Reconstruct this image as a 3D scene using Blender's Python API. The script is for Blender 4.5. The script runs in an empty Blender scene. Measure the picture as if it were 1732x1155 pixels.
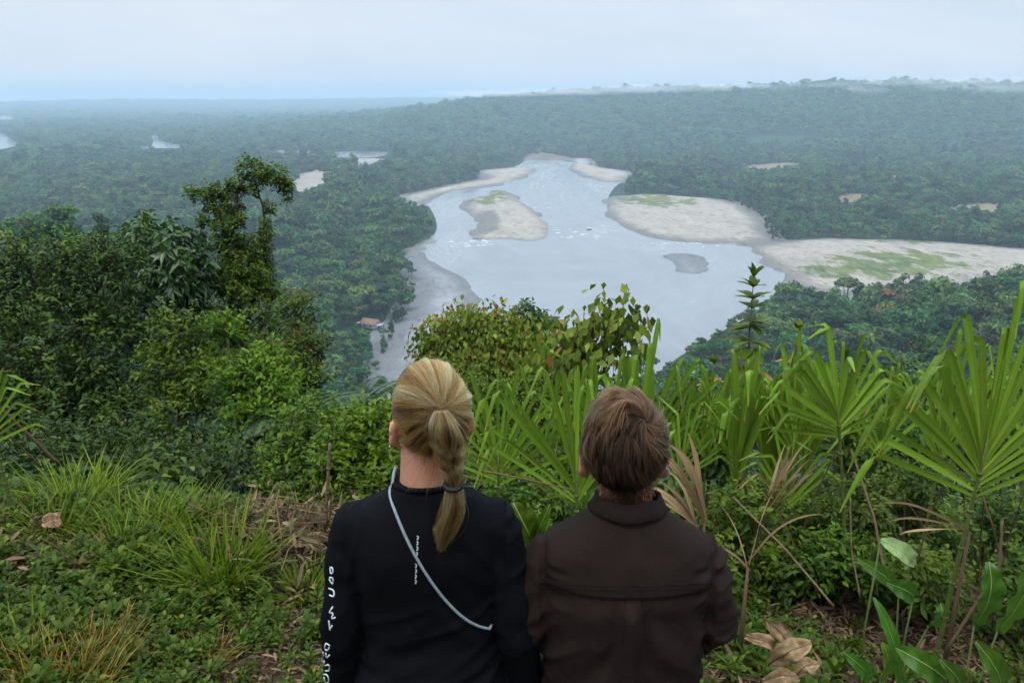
import bpy, bmesh, math, random
import numpy as np
from mathutils import Vector, Matrix, Quaternion
R = math.radians
rng = np.random.default_rng(7)
random.seed(7)
SC = bpy.context.scene
COL = SC.collection

# ------------------------------------------------------------------ camera
CAM_Z = 100.0
PITCH = math.atan((577.5 - 160.0) / 1349.0)
FPX = 1349.0                       # focal length in pixels of a 1732 wide picture
cam_d = bpy.data.cameras.new('camera')
cam_d.sensor_width = 36.0
cam_d.lens = 36.0 * FPX / 1732.0
cam_d.clip_start = 0.05
cam_d.clip_end = 30000
cam = bpy.data.objects.new('camera', cam_d)
COL.objects.link(cam)
cam.location = (0, 0, CAM_Z)
cam.rotation_euler = (R(90) - PITCH, 0, 0)
SC.camera = cam

# ------------------------------------------------------------------ world, sun, exposure
SUN_EL, SUN_AZ = R(62), R(205)
W = bpy.data.worlds.new('World'); SC.world = W
W.use_nodes = True
nt = W.node_tree; nt.nodes.clear()
def N(nt, typ, **kw):
    n = nt.nodes.new(typ)
    for k, v in kw.items():
        if k == 'inp':
            for a, b in v.items(): n.inputs[a].default_value = b
        else: setattr(n, k, v)
    return n
out = N(nt, 'ShaderNodeOutputWorld')
sky = N(nt, 'ShaderNodeTexSky', sky_type='NISHITA', sun_disc=False, sun_elevation=SUN_EL, sun_rotation=SUN_AZ,
        air_density=1.0, dust_density=3.0, ozone_density=1.0)
bg1 = N(nt, 'ShaderNodeBackground', inp={'Strength': 0.10})
nt.links.new(sky.outputs[0], bg1.inputs[0])
tc = N(nt, 'ShaderNodeTexCoord')
mp = N(nt, 'ShaderNodeMapping'); mp.inputs['Scale'].default_value = (1.0, 1.0, 5.0)
nz = N(nt, 'ShaderNodeTexNoise', inp={'Scale': 2.4, 'Detail': 5.0, 'Roughness': 0.5, 'Distortion': 0.5})
nt.links.new(tc.outputs['Generated'], mp.inputs[0]); nt.links.new(mp.outputs[0], nz.inputs['Vector'])
rmp = N(nt, 'ShaderNodeValToRGB')
rmp.color_ramp.elements[0].position = 0.3; rmp.color_ramp.elements[0].color = (0.70, 0.80, 0.93, 1)
rmp.color_ramp.elements[1].position = 0.7; rmp.color_ramp.elements[1].color = (0.84, 0.90, 0.985, 1)
nt.links.new(nz.outputs['Fac'], rmp.inputs[0])
bg2 = N(nt, 'ShaderNodeBackground', inp={'Strength': 1.0})
sxyz = N(nt, 'ShaderNodeSeparateXYZ'); nt.links.new(tc.outputs['Generated'], sxyz.inputs[0])
cie = N(nt, 'ShaderNodeMapRange', inp={'From Min': 0.12, 'From Max': 1.0, 'To Min': 1.0, 'To Max': 2.9})   # overcast: brighter overhead
nt.links.new(sxyz.outputs['Z'], cie.inputs[0]); nt.links.new(cie.outputs[0], bg2.inputs['Strength'])
nt.links.new(rmp.outputs[0], bg2.inputs[0])
mx = N(nt, 'ShaderNodeMixShader', inp={'Fac': 0.94})
nt.links.new(bg1.outputs[0], mx.inputs[1]); nt.links.new(bg2.outputs[0], mx.inputs[2])
nt.links.new(mx.outputs[0], out.inputs['Surface'])

sun_d = bpy.data.lights.new('sun', 'SUN'); sun_d.energy = 1.5; sun_d.angle = R(20); sun_d.color = (1.0, 0.94, 0.84)
sun = bpy.data.objects.new('sun', sun_d); COL.objects.link(sun)
sdir = Vector((math.sin(SUN_AZ) * math.cos(SUN_EL), math.cos(SUN_AZ) * math.cos(SUN_EL), math.sin(SUN_EL)))
sun.rotation_euler = (-sdir).to_track_quat('-Z', 'Y').to_euler()
sun.location = (0, -5, 130)

vs = SC.view_settings
vs.view_transform = 'Standard'; vs.look = 'None'; vs.gamma = 1.0; vs.exposure = 0.0; vs.use_curve_mapping = False
SC.render.engine = 'CYCLES'
cy = SC.cycles
cy.max_bounces = 5; cy.diffuse_bounces = 2; cy.glossy_bounces = 3; cy.transmission_bounces = 4
cy.transparent_max_bounces = 8; cy.volume_bounces = 3
cy.caustics_reflective = False; cy.caustics_refractive = False
cy.use_denoising = True
try:
    cy.denoiser = 'OPENIMAGEDENOISE'; cy.denoising_input_passes = 'RGB_ALBEDO_NORMAL'; cy.denoising_prefilter = 'ACCURATE'
except Exception: pass
cy.sample_clamp_indirect = 6.0
cy.use_adaptive_sampling = True; cy.adaptive_threshold = 0.03; cy.adaptive_min_samples = 16

# ------------------------------------------------------------------ helpers
CT, ST = math.cos(PITCH), math.sin(PITCH)
def ray(px, py):
    u = (px - 866.0) / FPX; v = (577.5 - py) / FPX
    return np.array([u, CT + v * ST, -ST + v * CT])
def at(px, py, y):                 # the point of the sight line at forward distance y
    d = ray(px, py); return np.array([0, 0, CAM_Z]) + d * (y / d[1])
def on_plane(px, py, z):
    d = ray(px, py); return np.array([0, 0, CAM_Z]) + d * ((z - CAM_Z) / d[2])
def project(P):
    P = np.asarray(P, float); q = P - np.array([0, 0, CAM_Z])
    dep = q[..., 1] * CT - q[..., 2] * ST
    v = q[..., 1] * ST + q[..., 2] * CT
    return 866 + FPX * q[..., 0] / dep, 577.5 - FPX * v / dep, dep

def hash3(i, j, k, s=0):
    h = (i * 374761393 + j * 668265263 + k * 2147483647 + s * 1274126177) & 0xffffffff
    h = ((h ^ (h >> 13)) * 1274126177) & 0xffffffff
    h = ((h ^ (h >> 16)) * 2246822519) & 0xffffffff
    return ((h ^ (h >> 15)) & 0xffffff) / float(0xffffff)
def noise3(p, s=0):
    p = np.asarray(p, float); i = np.floor(p).astype(np.int64); f = p - i; f = f * f * (3 - 2 * f)
    r = 0
    for a in (0, 1):
        for b in (0, 1):
            for c in (0, 1):
                w = (f[..., 0] if a else 1 - f[..., 0]) * (f[..., 1] if b else 1 - f[..., 1]) * (f[..., 2] if c else 1 - f[..., 2])
                r = r + w * hash3(i[..., 0] + a, i[..., 1] + b, i[..., 2] + c, s)
    return r * 2 - 1
def fbm(p, s=0, oct=3):
    r = 0; a = 1.0; p = np.asarray(p, float)
    for o in range(oct):
        r = r + a * noise3(p * 2 ** o, s + o); a *= .5
    return r
def fbm2(x, y, sc, s=0, oct=3):
    return fbm(np.stack([np.asarray(x) * sc, np.asarray(y) * sc, np.zeros_like(np.asarray(x, float)) + .37], -1), s, oct)
def smooth(a, b, x):
    t = np.clip((np.asarray(x, float) - a) / (b - a), 0, 1); return t * t * (3 - 2 * t)
def inside(poly, X, Y):
    r = np.zeros(np.shape(X), bool); n = len(poly)
    for i in range(n):
        x0, y0 = poly[i]; x1, y1 = poly[(i + 1) % n]
        if y0 == y1: continue
        c = (y0 > Y) != (y1 > Y)
        r ^= c & (X < (x1 - x0) * (Y - y0) / (y1 - y0) + x0)
    return r
def sdist(poly, X, Y):             # signed distance, positive inside
    d = np.full(np.shape(X), 1e9); n = len(poly)
    for i in range(n):
        x0, y0 = poly[i]; x1, y1 = poly[(i + 1) % n]
        ex, ey = x1 - x0, y1 - y0; L = ex * ex + ey * ey + 1e-12
        t = np.clip(((X - x0) * ex + (Y - y0) * ey) / L, 0, 1)
        d = np.minimum(d, np.hypot(X - x0 - t * ex, Y - y0 - t * ey))
    return np.where(inside(poly, X, Y), d, -d)
def chaikin(p, it=2):
    p = np.asarray(p, float)
    for _ in range(it):
        q = np.roll(p, -1, 0); p = np.stack([.75 * p + .25 * q, .25 * p + .75 * q], 1).reshape(-1, 2)
    return p

def tag(o, label=None, cat=None, group=None, kind=None):
    if label: o['label'] = label
    if cat: o['category'] = cat
    if group: o['group'] = group
    if kind: o['kind'] = kind
    return o
def empty(name, loc=(0, 0, 0), rz=0, parent=None):
    o = bpy.data.objects.new(name, None); COL.objects.link(o); o.location = loc; o.rotation_euler = (0, 0, rz)
    o.empty_display_size = .1
    if parent: o.parent = parent
    return o
def fast_mesh(name, V, F, smooth_=True, attrs=None, mats=None, midx=None):
    """V (n,3); F list of (m,k) integer arrays"""
    me = bpy.data.meshes.new(name)
    V = np.ascontiguousarray(V, np.float32)
    if isinstance(F, np.ndarray): F = [F]
    F = [np.asarray(f, np.int32) for f in F if len(f)]
    me.vertices.add(len(V)); me.vertices.foreach_set('co', V.ravel())
    nl = sum(f.size for f in F); nf = sum(len(f) for f in F)
    me.loops.add(nl); me.polygons.add(nf)
    me.loops.foreach_set('vertex_index', np.concatenate([f.ravel() for f in F]))
    starts = []; off = 0
    for f in F:
        k = f.shape[1]; starts.append(np.arange(len(f)) * k + off); off += f.size
    me.polygons.foreach_set('loop_start', np.concatenate(starts).astype(np.int32))
    if smooth_: me.polygons.foreach_set('use_smooth', np.ones(nf, bool))
    if midx is not None: me.polygons.foreach_set('material_index', np.asarray(midx, np.int32))
    me.update(calc_edges=True)
    if attrs:
        for k, v in attrs.items():
            a = me.attributes.new(k, 'FLOAT', 'POINT'); a.data.foreach_set('value', np.ascontiguousarray(v, np.float32))
    for m in (mats or []): me.materials.append(m)
    return me
def mobj(name, V, F, mat, parent=None, smooth_=True, attrs=None, midx=None):
    mats = mat if isinstance(mat, (list, tuple)) else [mat]
    me = fast_mesh(name, V, F, smooth_, attrs, mats, midx)
    o = bpy.data.objects.new(name, me); COL.objects.link(o)
    if parent: o.parent = parent
    return o
class MB:                          # collects pieces of one mesh
    def __init__(s): s.V = []; s.T = []; s.Q = []; s.A = []; s.n = 0
    def add(s, V, T=None, Q=None, a=None):
        V = np.asarray(V, float).reshape(-1, 3)
        if T is not None and len(T): s.T.append(np.asarray(T, int) + s.n)
        if Q is not None and len(Q): s.Q.append(np.asarray(Q, int) + s.n)
        s.V.append(V); s.A.append(np.zeros(len(V)) + (0.5 if a is None else a)); s.n += len(V); return s
    def arrays(s):
        F = []
        if s.T: F.append(np.concatenate(s.T))
        if s.Q: F.append(np.concatenate(s.Q))
        return np.concatenate(s.V), F, np.concatenate(s.A)
    def build(s, name, mat, parent=None, smooth_=True):
        V, F, A = s.arrays(); return mobj(name, V, F, mat, parent, smooth_, {'tint': A})
    def mesh(s, name, mat, smooth_=True):
        V, F, A = s.arrays(); return fast_mesh(name, V, F, smooth_, {'tint': A}, [mat])
def frame_along(P):
    P = np.asarray(P, float); T = np.gradient(P, axis=0); T /= np.linalg.norm(T, axis=1, keepdims=True) + 1e-12
    ref = np.array([0, 0, 1.]) if abs(T[:, 2]).mean() < .8 else np.array([1., 0, 0])
    A = np.cross(T, ref); A /= np.linalg.norm(A, axis=1, keepdims=True) + 1e-12
    return T, A, np.cross(A, T)
def tube(mb, P, rad, n=6, a=None, cap=True):
    P = np.asarray(P, float); m = len(P); rad = np.zeros(m) + rad
    T, A, B = frame_along(P)
    ang = np.arange(n) * 2 * math.pi / n
    V = P[:, None] + rad[:, None, None] * (np.cos(ang)[None, :, None] * A[:, None] + np.sin(ang)[None, :, None] * B[:, None])
    V = V.reshape(-1, 3)
    i = np.arange(m - 1)[:, None] * n; j = np.arange(n)[None]; k = (j + 1) % n
    Q = np.stack([i + j, i + k, i + n + k, i + n + j], -1).reshape(-1, 4)
    T3 = []
    if cap:
        V = np.concatenate([V, P[:1], P[-1:]])
        jj = np.arange(n); kk = (jj + 1) % n
        T3 = np.concatenate([np.stack([kk, jj, np.full(n, m * n)], -1), np.stack([(m - 1) * n + jj, (m - 1) * n + kk, np.full(n, m * n + 1)], -1)])
    mb.add(V, T3, Q, a)
def box(mb, c, s, rz=0, a=None):
    x, y, z = np.array(s) / 2
    V = np.array([[-x, -y, -z], [x, -y, -z], [x, y, -z], [-x, y, -z], [-x, -y, z], [x, -y, z], [x, y, z], [-x, y, z]])
    cz, sz = math.cos(rz), math.sin(rz)
    V = V @ np.array([[cz, sz, 0], [-sz, cz, 0], [0, 0, 1]]) + np.array(c)
    mb.add(V, None, [[3, 2, 1, 0], [4, 5, 6, 7], [0, 1, 5, 4], [1, 2, 6, 5], [2, 3, 7, 6], [3, 0, 4, 7]], a)
def unit(v):
    v = np.asarray(v, float); return v / (np.linalg.norm(v, axis=-1, keepdims=True) + 1e-12)
def leaves(mb, P, D, Nn, L, Wd, fold=.25, droop=.2, tint=None, flat=False):
    """leaf faces: base P, direction D, face normal Nn; length L, width Wd"""
    n = len(P); D = unit(D); S = unit(np.cross(D, Nn)); U = np.cross(S, D)
    L = (np.zeros(n) + L)[:, None]; Wd = (np.zeros(n) + Wd)[:, None] * .5
    if tint is None: tint = rng.random(n)
    droop = (np.zeros(n) + droop)[:, None]
    dn = np.array([0, 0, -1.])
    if flat:
        b = P; m = P + D * L * .45; t = P + D * L + dn * droop * L
        l = m - S * Wd + U * Wd * fold; r = m + S * Wd + U * Wd * fold
        V = np.stack([b, l, t, r], 1).reshape(-1, 3)
        i = np.arange(n)[:, None] * 4
        T = np.concatenate([i + np.array([[0, 3, 2]]), i + np.array([[0, 2, 1]])])
        mb.add(V, T, None, np.repeat(tint, 4)); return
    b = P; m1 = P + D * L * .38 + dn * droop * L * .12; m2 = P + D * L * .72 + dn * droop * L * .5; t = P + D * L * .98 + dn * droop * L
    l1 = m1 - S * Wd + U * Wd * fold; r1 = m1 + S * Wd + U * Wd * fold
    l2 = m2 - S * Wd * .72 + U * Wd * fold * .7; r2 = m2 + S * Wd * .72 + U * Wd * fold * .7
    V = np.stack([b, l1, m1, r1, l2, m2, r2, t], 1).reshape(-1, 3)
    i = np.arange(n)[:, None] * 8
    T = np.concatenate([i + np.array([[0, 3, 2]]), i + np.array([[0, 2, 1]]), i + np.array([[4, 5, 7]]), i + np.array([[5, 6, 7]])])
    Q = np.concatenate([i + np.array([[1, 2, 5, 4]]), i + np.array([[2, 3, 6, 5]])])
    mb.add(V, T, Q, np.repeat(tint, 8))
def rand_dirs(n, up=0.0):
    v = unit(rng.normal(size=(n, 3))); v[:, 2] += up; return unit(v)

# ------------------------------------------------------------------ materials
MATS = {}
def newmat(name):
    m = bpy.data.materials.new(name); m.use_nodes = True; m.node_tree.nodes.clear(); MATS[name] = m
    return m, m.node_tree
def ramp(nt, stops):
    r = N(nt, 'ShaderNodeValToRGB'); e = r.color_ramp.elements
    while len(e) > 1: e.remove(e[-1])
    e[0].position = stops[0][0]; e[0].color = (*stops[0][1], 1)
    for p, c in stops[1:]:
        k = e.new(p); k.color = (*c, 1)
    return r
def leafmat(name, stops, rough=.55, trans=.3, objvar=.25, spec=.22, noise=0.0):
    m, nt = newmat(name)
    o = N(nt, 'ShaderNodeOutputMaterial'); p = N(nt, 'ShaderNodeBsdfPrincipled', inp={'Roughness': rough, 'Specular IOR Level': spec})
    at_ = N(nt, 'ShaderNodeAttribute', attribute_name='tint')
    r = ramp(nt, stops); nt.links.new(at_.outputs['Fac'], r.inputs[0])
    oi = N(nt, 'ShaderNodeObjectInfo')
    h = N(nt, 'ShaderNodeHueSaturation')
    mr = N(nt, 'ShaderNodeMapRange', inp={'To Min': 1 - objvar * 1.6, 'To Max': 1 + objvar * 1.6}); nt.links.new(oi.outputs['Random'], mr.inputs[0]); nt.links.new(mr.outputs[0], h.inputs['Value'])
    m7 = N(nt, 'ShaderNodeMath', operation='MULTIPLY', inp={1: 7.31}); fr = N(nt, 'ShaderNodeMath', operation='FRACT')
    nt.links.new(oi.outputs['Random'], m7.inputs[0]); nt.links.new(m7.outputs[0], fr.inputs[0])
    mr2 = N(nt, 'ShaderNodeMapRange', inp={'To Min': .5 - .12 * objvar, 'To Max': .5 + .10 * objvar}); nt.links.new(fr.outputs[0], mr2.inputs[0]); nt.links.new(mr2.outputs[0], h.inputs['Hue'])
    nt.links.new(r.outputs[0], h.inputs['Color'])
    nt.links.new(h.outputs[0], p.inputs['Base Color'])
    t = N(nt, 'ShaderNodeBsdfTranslucent'); nt.links.new(h.outputs[0], t.inputs[0])
    x = N(nt, 'ShaderNodeMixShader', inp={0: trans}); nt.links.new(p.outputs[0], x.inputs[1]); nt.links.new(t.outputs[0], x.inputs[2])
    nt.links.new(x.outputs[0], o.inputs[0]); return m
def plainmat(name, col, rough=.7, col2=None, nscale=8.0, bump=0.0, spec=.3, bscale=None):
    m, nt = newmat(name)
    o = N(nt, 'ShaderNodeOutputMaterial'); p = N(nt, 'ShaderNodeBsdfPrincipled', inp={'Roughness': rough, 'Specular IOR Level': spec})
    t = N(nt, 'ShaderNodeTexCoord')
    nz = N(nt, 'ShaderNodeTexNoise', inp={'Scale': nscale, 'Detail': 5.0, 'Roughness': .6}); nt.links.new(t.outputs['Object'], nz.inputs['Vector'])
    c2 = col2 or tuple(c * .7 for c in col)
    r = ramp(nt, [(.35, c2), (.65, col)]); nt.links.new(nz.outputs['Fac'], r.inputs[0]); nt.links.new(r.outputs[0], p.inputs['Base Color'])
    if bump:
        nb = N(nt, 'ShaderNodeTexNoise', inp={'Scale': bscale or nscale * 4, 'Detail': 4.0}); nt.links.new(t.outputs['Object'], nb.inputs['Vector'])
        b = N(nt, 'ShaderNodeBump', inp={'Strength': 1.0, 'Distance': bump}); nt.links.new(nb.outputs['Fac'], b.inputs['Height']); nt.links.new(b.outputs[0], p.inputs['Normal'])
    nt.links.new(p.outputs[0], o.inputs[0]); return m

# ------------------------------------------------------------------ terrain
_py = np.array([-400, -30, -4, 0, 1.0, 1.55, 2.6, 4.0, 4.5, 6.0, 10, 20, 30, 60, 120, 170, 210, 9000.])
_pz = np.array([138, 111, 98.95, 98.3, 97.95, 97.75, 97.55, 97.45, 97.3, 95.9, 92.6, 84.5, 77, 54, 20, 5, .6, .6])  # unseen slope behind the camera is raised to cut light from there
def H(x, y):
    x = np.asarray(x, float); y = np.asarray(y, float)
    near = np.interp(y, _py, _pz)
    lat = np.clip(-x, -14, 14) * .13 * smooth(60, 5, np.abs(y))
    hill = near + lat * smooth(95, 98, near + 0 * x) + fbm2(x, y, .9, 3, 3) * .05 * smooth(20, 6, np.hypot(x, y))
    # the bank shelves off later on the left than on the right
    hill = hill * smooth(900, 250, np.abs(x)) if False else hill
    spl = np.interp(x, [-300, -103, -80, -62, -45, -20], [84, 69, 59, 40, 18, 0]) * smooth(255, 175, y) * smooth(70, 130, y)
    spr = 33 * np.exp(-((x - 200) / 92) ** 2 - ((y - 235) / 75) ** 2)
    plain = .6 + 1.0 * (fbm2(x, y, .004, 5, 3) + .4) * smooth(150, 400, y)
    z = np.maximum(np.maximum(hill, spl), np.maximum(plain, spr + 0.2))
    # far hills on the right
    d = np.hypot(x, y); az = np.degrees(np.arctan2(x, np.maximum(y, 1e-3)))
    top = np.interp(az, [-60, -20, -11, -3, 0, 4, 10, 15, 20, 24, 28, 34, 60], [0, 0, 24, 68, 82, 92, 98, 102, 110, 114, 111, 110, 110])
    top = top * np.where(y > 0, 1, 0)
    ridge = top * smooth(1330, 2350, d) + np.minimum(top, 60) / 60 * (11 * fbm2(x, y, .0030, 9, 4) + 2) * smooth(1400, 1900, d)
    ridge = ridge * (1 - .75 * smooth(2500, 4200, d))
    lefthill = smooth(4500, 7800, d) * (34 + 16 * fbm2(x, y, .0011, 13, 3)) * (y > 0)
    z = z + np.where(y > 250, np.maximum(ridge, 0) + lefthill, 0)
    return z

radii = [0.0]; r_ = .35
while r_ < 8000: radii.append(r_); r_ *= 1.043
radii.append(8000.0); radii = np.array(radii)
az = np.concatenate([np.radians(np.linspace(-50, 50, 330)), np.radians(np.linspace(52, 308, 90))])
RR, AA = np.meshgrid(radii, az, indexing='ij')
X = RR * np.sin(AA); Y = RR * np.cos(AA)
Z = H(X, Y)
nr, na = X.shape
i = np.arange(nr - 1)[:, None] * na; j = np.arange(na)[None]; k = (j + 1) % na
Fg = np.stack([i + j, i + k, i + na + k, i + na + j], -1).reshape(-1, 4)

def ground_material():
    m, nt = newmat('ground_soil')
    o = N(nt, 'ShaderNodeOutputMaterial'); p = N(nt, 'ShaderNodeBsdfPrincipled', inp={'Roughness': .9, 'Specular IOR Level': .15})
    g = N(nt, 'ShaderNodeNewGeometry')
    n1 = N(nt, 'ShaderNodeTexNoise', inp={'Scale': 3.0, 'Detail': 8.0, 'Roughness': .65}); nt.links.new(g.outputs['Position'], n1.inputs['Vector'])
    near = ramp(nt, [(.3, (.020, .014, .008)), (.5, (.055, .035, .018)), (.62, (.035, .045, .015)), (.75, (.09, .065, .035))])
    nt.links.new(n1.outputs['Fac'], near.inputs[0])
    n2 = N(nt, 'ShaderNodeTexNoise', inp={'Scale': .035, 'Detail': 8.0, 'Roughness': .7}); nt.links.new(g.outputs['Position'], n2.inputs['Vector'])
    far = ramp(nt, [(.3, (.012, .028, .014)), (.5, (.022, .048, .02)), (.7, (.045, .07, .026))]); nt.links.new(n2.outputs['Fac'], far.inputs[0])
    ln = N(nt, 'ShaderNodeVectorMath', operation='DISTANCE'); nt.links.new(g.outputs['Position'], ln.inputs[0]); ln.inputs[1].default_value = (0, 0, 100)
    mr = N(nt, 'ShaderNodeMapRange', inp={'From Min': 8., 'From Max': 25.}); nt.links.new(ln.outputs['Value'], mr.inputs[0])
    mix = N(nt, 'ShaderNodeMix', data_type='RGBA'); nt.links.new(mr.outputs[0], mix.inputs['Factor'])
    nt.links.new(near.outputs[0], mix.inputs[6]); nt.links.new(far.outputs[0], mix.inputs[7])
    nt.links.new(mix.outputs[2], p.inputs['Base Color'])
    b = N(nt, 'ShaderNodeBump', inp={'Strength': .8, 'Distance': .03}); nb = N(nt, 'ShaderNodeTexNoise', inp={'Scale': 25., 'Detail': 5.}); nt.links.new(g.outputs['Position'], nb.inputs['Vector'])
    nt.links.new(nb.outputs['Fac'], b.inputs['Height']); nt.links.new(b.outputs[0], p.inputs['Normal'])
    nt.links.new(p.outputs[0], o.inputs[0]); return m
GROUND = mobj('ground', np.stack([X, Y, Z], -1).reshape(-1, 3), Fg, ground_material())
tag(GROUND, kind='structure')

def hit(px, py, lo=.6, hi=60.0):     # where the sight line meets the ground nearby
    d = ray(px, py); ts = np.geomspace(lo, hi, 900) / d[1]; P = np.array([0, 0, CAM_Z]) + d[None] * ts[:, None]
    k = np.where(P[:, 2] < H(P[:, 0], P[:, 1]))[0]; return P[k[0] if len(k) else -1]
# ------------------------------------------------------------------ river, sand, clearings
def wpoly(pts, z=.6, it=2):
    return chaikin(np.array([on_plane(a, b, z)[:2] for a, b in pts]), it)
RIVER = wpoly([(893, 267), (960, 268), (1000, 272), (1003, 288), (1062, 294), (1060, 304), (1035, 322), (1024, 350), (1035, 375), (1080, 402), (1140, 414), (1290, 420), (1335, 465), (1310, 500),
               (1290, 530), (1230, 560), (1170, 600), (1120, 640), (1000, 700), (700, 720), (620, 710), (645, 640), (690, 560), (712, 520), (712, 470), (694, 430), (735, 405), (741, 380),
               (722, 345), (684, 336), (760, 318), (840, 304), (800, 294), (870, 286), (885, 276)])
WATERS = [RIVER,
          wpoly([(555, 259), (662, 259), (655, 268), (620, 271), (562, 272)], .6),
          wpoly([(-60, 226), (8, 227), (16, 238), (38, 247), (0, 258), (-60, 260)], .6),
          wpoly([(253, 232), (268, 231), (269, 240), (286, 246), (318, 249), (303, 255), (262, 254), (215, 257), (214, 253), (254, 250), (262, 243)], .6),
          wpoly([(430, 257), (560, 260), (560, 264), (430, 261)], .6, 1),
          wpoly([(-40, 197), (30, 199), (20, 204), (-40, 204)], .6, 1),
          wpoly([(598, 275), (622, 276), (632, 283), (608, 281)], .6, 1)]
SANDS = dict(
    island=[(777, 350), (800, 337), (848, 323), (866, 328), (890, 345), (920, 368), (943, 388), (938, 408), (915, 416), (850, 409), (786, 412), (800, 390), (794, 368)],
    right_bar=[(1030, 337), (1100, 331), (1170, 336), (1235, 342), (1288, 372), (1290, 398), (1310, 412), (1200, 418), (1120, 408), (1060, 392), (1022, 362)],
    far_right=[(1262, 424), (1330, 410), (1430, 410), (1560, 412), (1740, 428), (1850, 432), (1850, 462), (1700, 478), (1520, 500), (1390, 500), (1330, 474), (1290, 440)],
    lower_left=[(690, 432), (708, 424), (718, 448), (760, 462), (795, 487), (811, 517), (800, 545), (740, 605), (700, 660), (650, 720), (600, 720), (640, 640), (672, 570), (705, 520), (706, 470)],
    left_small=[(690, 428), (738, 398), (752, 409), (726, 419), (712, 430)],
    upper_left=[(672, 338), (690, 333), (760, 316), (838, 304), (798, 293), (870, 284), (905, 286), (907, 296), (850, 316), (760, 326), (715, 345), (700, 352)],
    upper_right=[(968, 269), (1002, 270), (1004, 286), (1062, 290), (1075, 299), (1040, 314), (990, 303), (960, 288)],
    shoal=[(1122, 431), (1180, 434), (1216, 462), (1190, 478), (1142, 476)],
    mid_shoal=[(862, 322), (905, 308), (960, 312), (1000, 318), (960, 328), (890, 326)],
    left_sand=[(486, 332), (505, 300), (545, 289), (557, 294), (551, 316), (520, 324)],
    bar_stream=[(575, 271), (640, 270), (660, 278), (630, 288), (590, 280)])
SANDP = {k: wpoly(v) for k, v in SANDS.items()}

def sand_material(name, dry, wet, grass=0.0, grey=0.0):
    m, nt = newmat(name)
    o = N(nt, 'ShaderNodeOutputMaterial'); p = N(nt, 'ShaderNodeBsdfPrincipled', inp={'Roughness': .85, 'Specular IOR Level': .25})
    g = N(nt, 'ShaderNodeNewGeometry'); a = N(nt, 'ShaderNodeAttribute', attribute_name='tint')
    n1 = N(nt, 'ShaderNodeTexNoise', inp={'Scale': .05, 'Detail': 9.0, 'Roughness': .72, 'Distortion': 1.2})
    mp = N(nt, 'ShaderNodeMapping'); mp.inputs['Scale'].default_value = (1, .55, 1); mp.inputs['Rotation'].default_value = (0, 0, .5); nt.links.new(g.outputs['Position'], mp.inputs[0]); nt.links.new(mp.outputs[0], n1.inputs['Vector'])
    r1 = ramp(nt, [(.3, tuple(c * .62 for c in dry)), (.48, dry), (.7, tuple(min(1, c * 1.25) for c in dry))]); nt.links.new(n1.outputs['Fac'], r1.inputs[0])
    ad = N(nt, 'ShaderNodeMath', operation='MULTIPLY_ADD', inp={1: .5, 2: -.25}); nt.links.new(n1.outputs['Fac'], ad.inputs[0])
    s = N(nt, 'ShaderNodeMath', operation='ADD'); nt.links.new(a.outputs['Fac'], s.inputs[0]); nt.links.new(ad.outputs[0], s.inputs[1])
    mr = N(nt, 'ShaderNodeMapRange', inp={'From Min': .05, 'From Max': .35}); nt.links.new(s.outputs[0], mr.inputs[0])
    mix = N(nt, 'ShaderNodeMix', data_type='RGBA'); nt.links.new(mr.outputs[0], mix.inputs['Factor']); mix.inputs[6].default_value = (*wet, 1); nt.links.new(r1.outputs[0], mix.inputs[7])
    col = mix.outputs[2]
    if grass:
        n2 = N(nt, 'ShaderNodeTexNoise', inp={'Scale': .09, 'Detail': 8.0, 'Roughness': .7}); nt.links.new(mp.outputs[0], n2.inputs['Vector'])
        vg = N(nt, 'ShaderNodeAttribute', attribute_name='veg')
        g1 = N(nt, 'ShaderNodeMath', operation='MULTIPLY_ADD', inp={1: 5.0, 2: -2.6}); nt.links.new(n2.outputs['Fac'], g1.inputs[0])
        g0 = N(nt, 'ShaderNodeMath', operation='ADD'); nt.links.new(vg.outputs['Fac'], g0.inputs[0]); nt.links.new(g1.outputs[0], g0.inputs[1])
        g2 = N(nt, 'ShaderNodeMapRange', inp={'From Min': .35, 'From Max': .75}); nt.links.new(g0.outputs[0], g2.inputs[0])
        m2 = N(nt, 'ShaderNodeMix', data_type='RGBA'); nt.links.new(g2.outputs[0], m2.inputs['Factor']); nt.links.new(col, m2.inputs[6])
        rg = ramp(nt, [(.4, (.06, .10, .025)), (.6, (.15, .17, .045))]); nt.links.new(n1.outputs['Fac'], rg.inputs[0]); nt.links.new(rg.outputs[0], m2.inputs[7]); col = m2.outputs[2]
    n3 = N(nt, 'ShaderNodeTexNoise', inp={'Scale': .22, 'Detail': 8.0, 'Roughness': .75, 'Distortion': .6}); nt.links.new(mp.outputs[0], n3.inputs['Vector'])
    r3 = ramp(nt, [(.34, (.45, .45, .46)), (.47, (.92, .92, .92)), (.7, (1.15, 1.14, 1.12))]); nt.links.new(n3.outputs['Fac'], r3.inputs[0])
    mm = N(nt, 'ShaderNodeMix', data_type='RGBA', blend_type='MULTIPLY', inp={'Factor': .85}); nt.links.new(col, mm.inputs[6]); nt.links.new(r3.outputs[0], mm.inputs[7]); col = mm.outputs[2]
    nt.links.new(col, p.inputs['Base Color'])
    nt.links.new(p.outputs[0], o.inputs[0]); return m
DRY = (.31, .28, .235); WET = (.15, .145, .135)
sand_mat = sand_material('river_sand', DRY, WET, .0)
sand_green = sand_material('grassy_sand', DRY, WET, .32)
gravel_mat = sand_material('grey_gravel', (.23, .24, .25), (.14, .148, .155))

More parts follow.
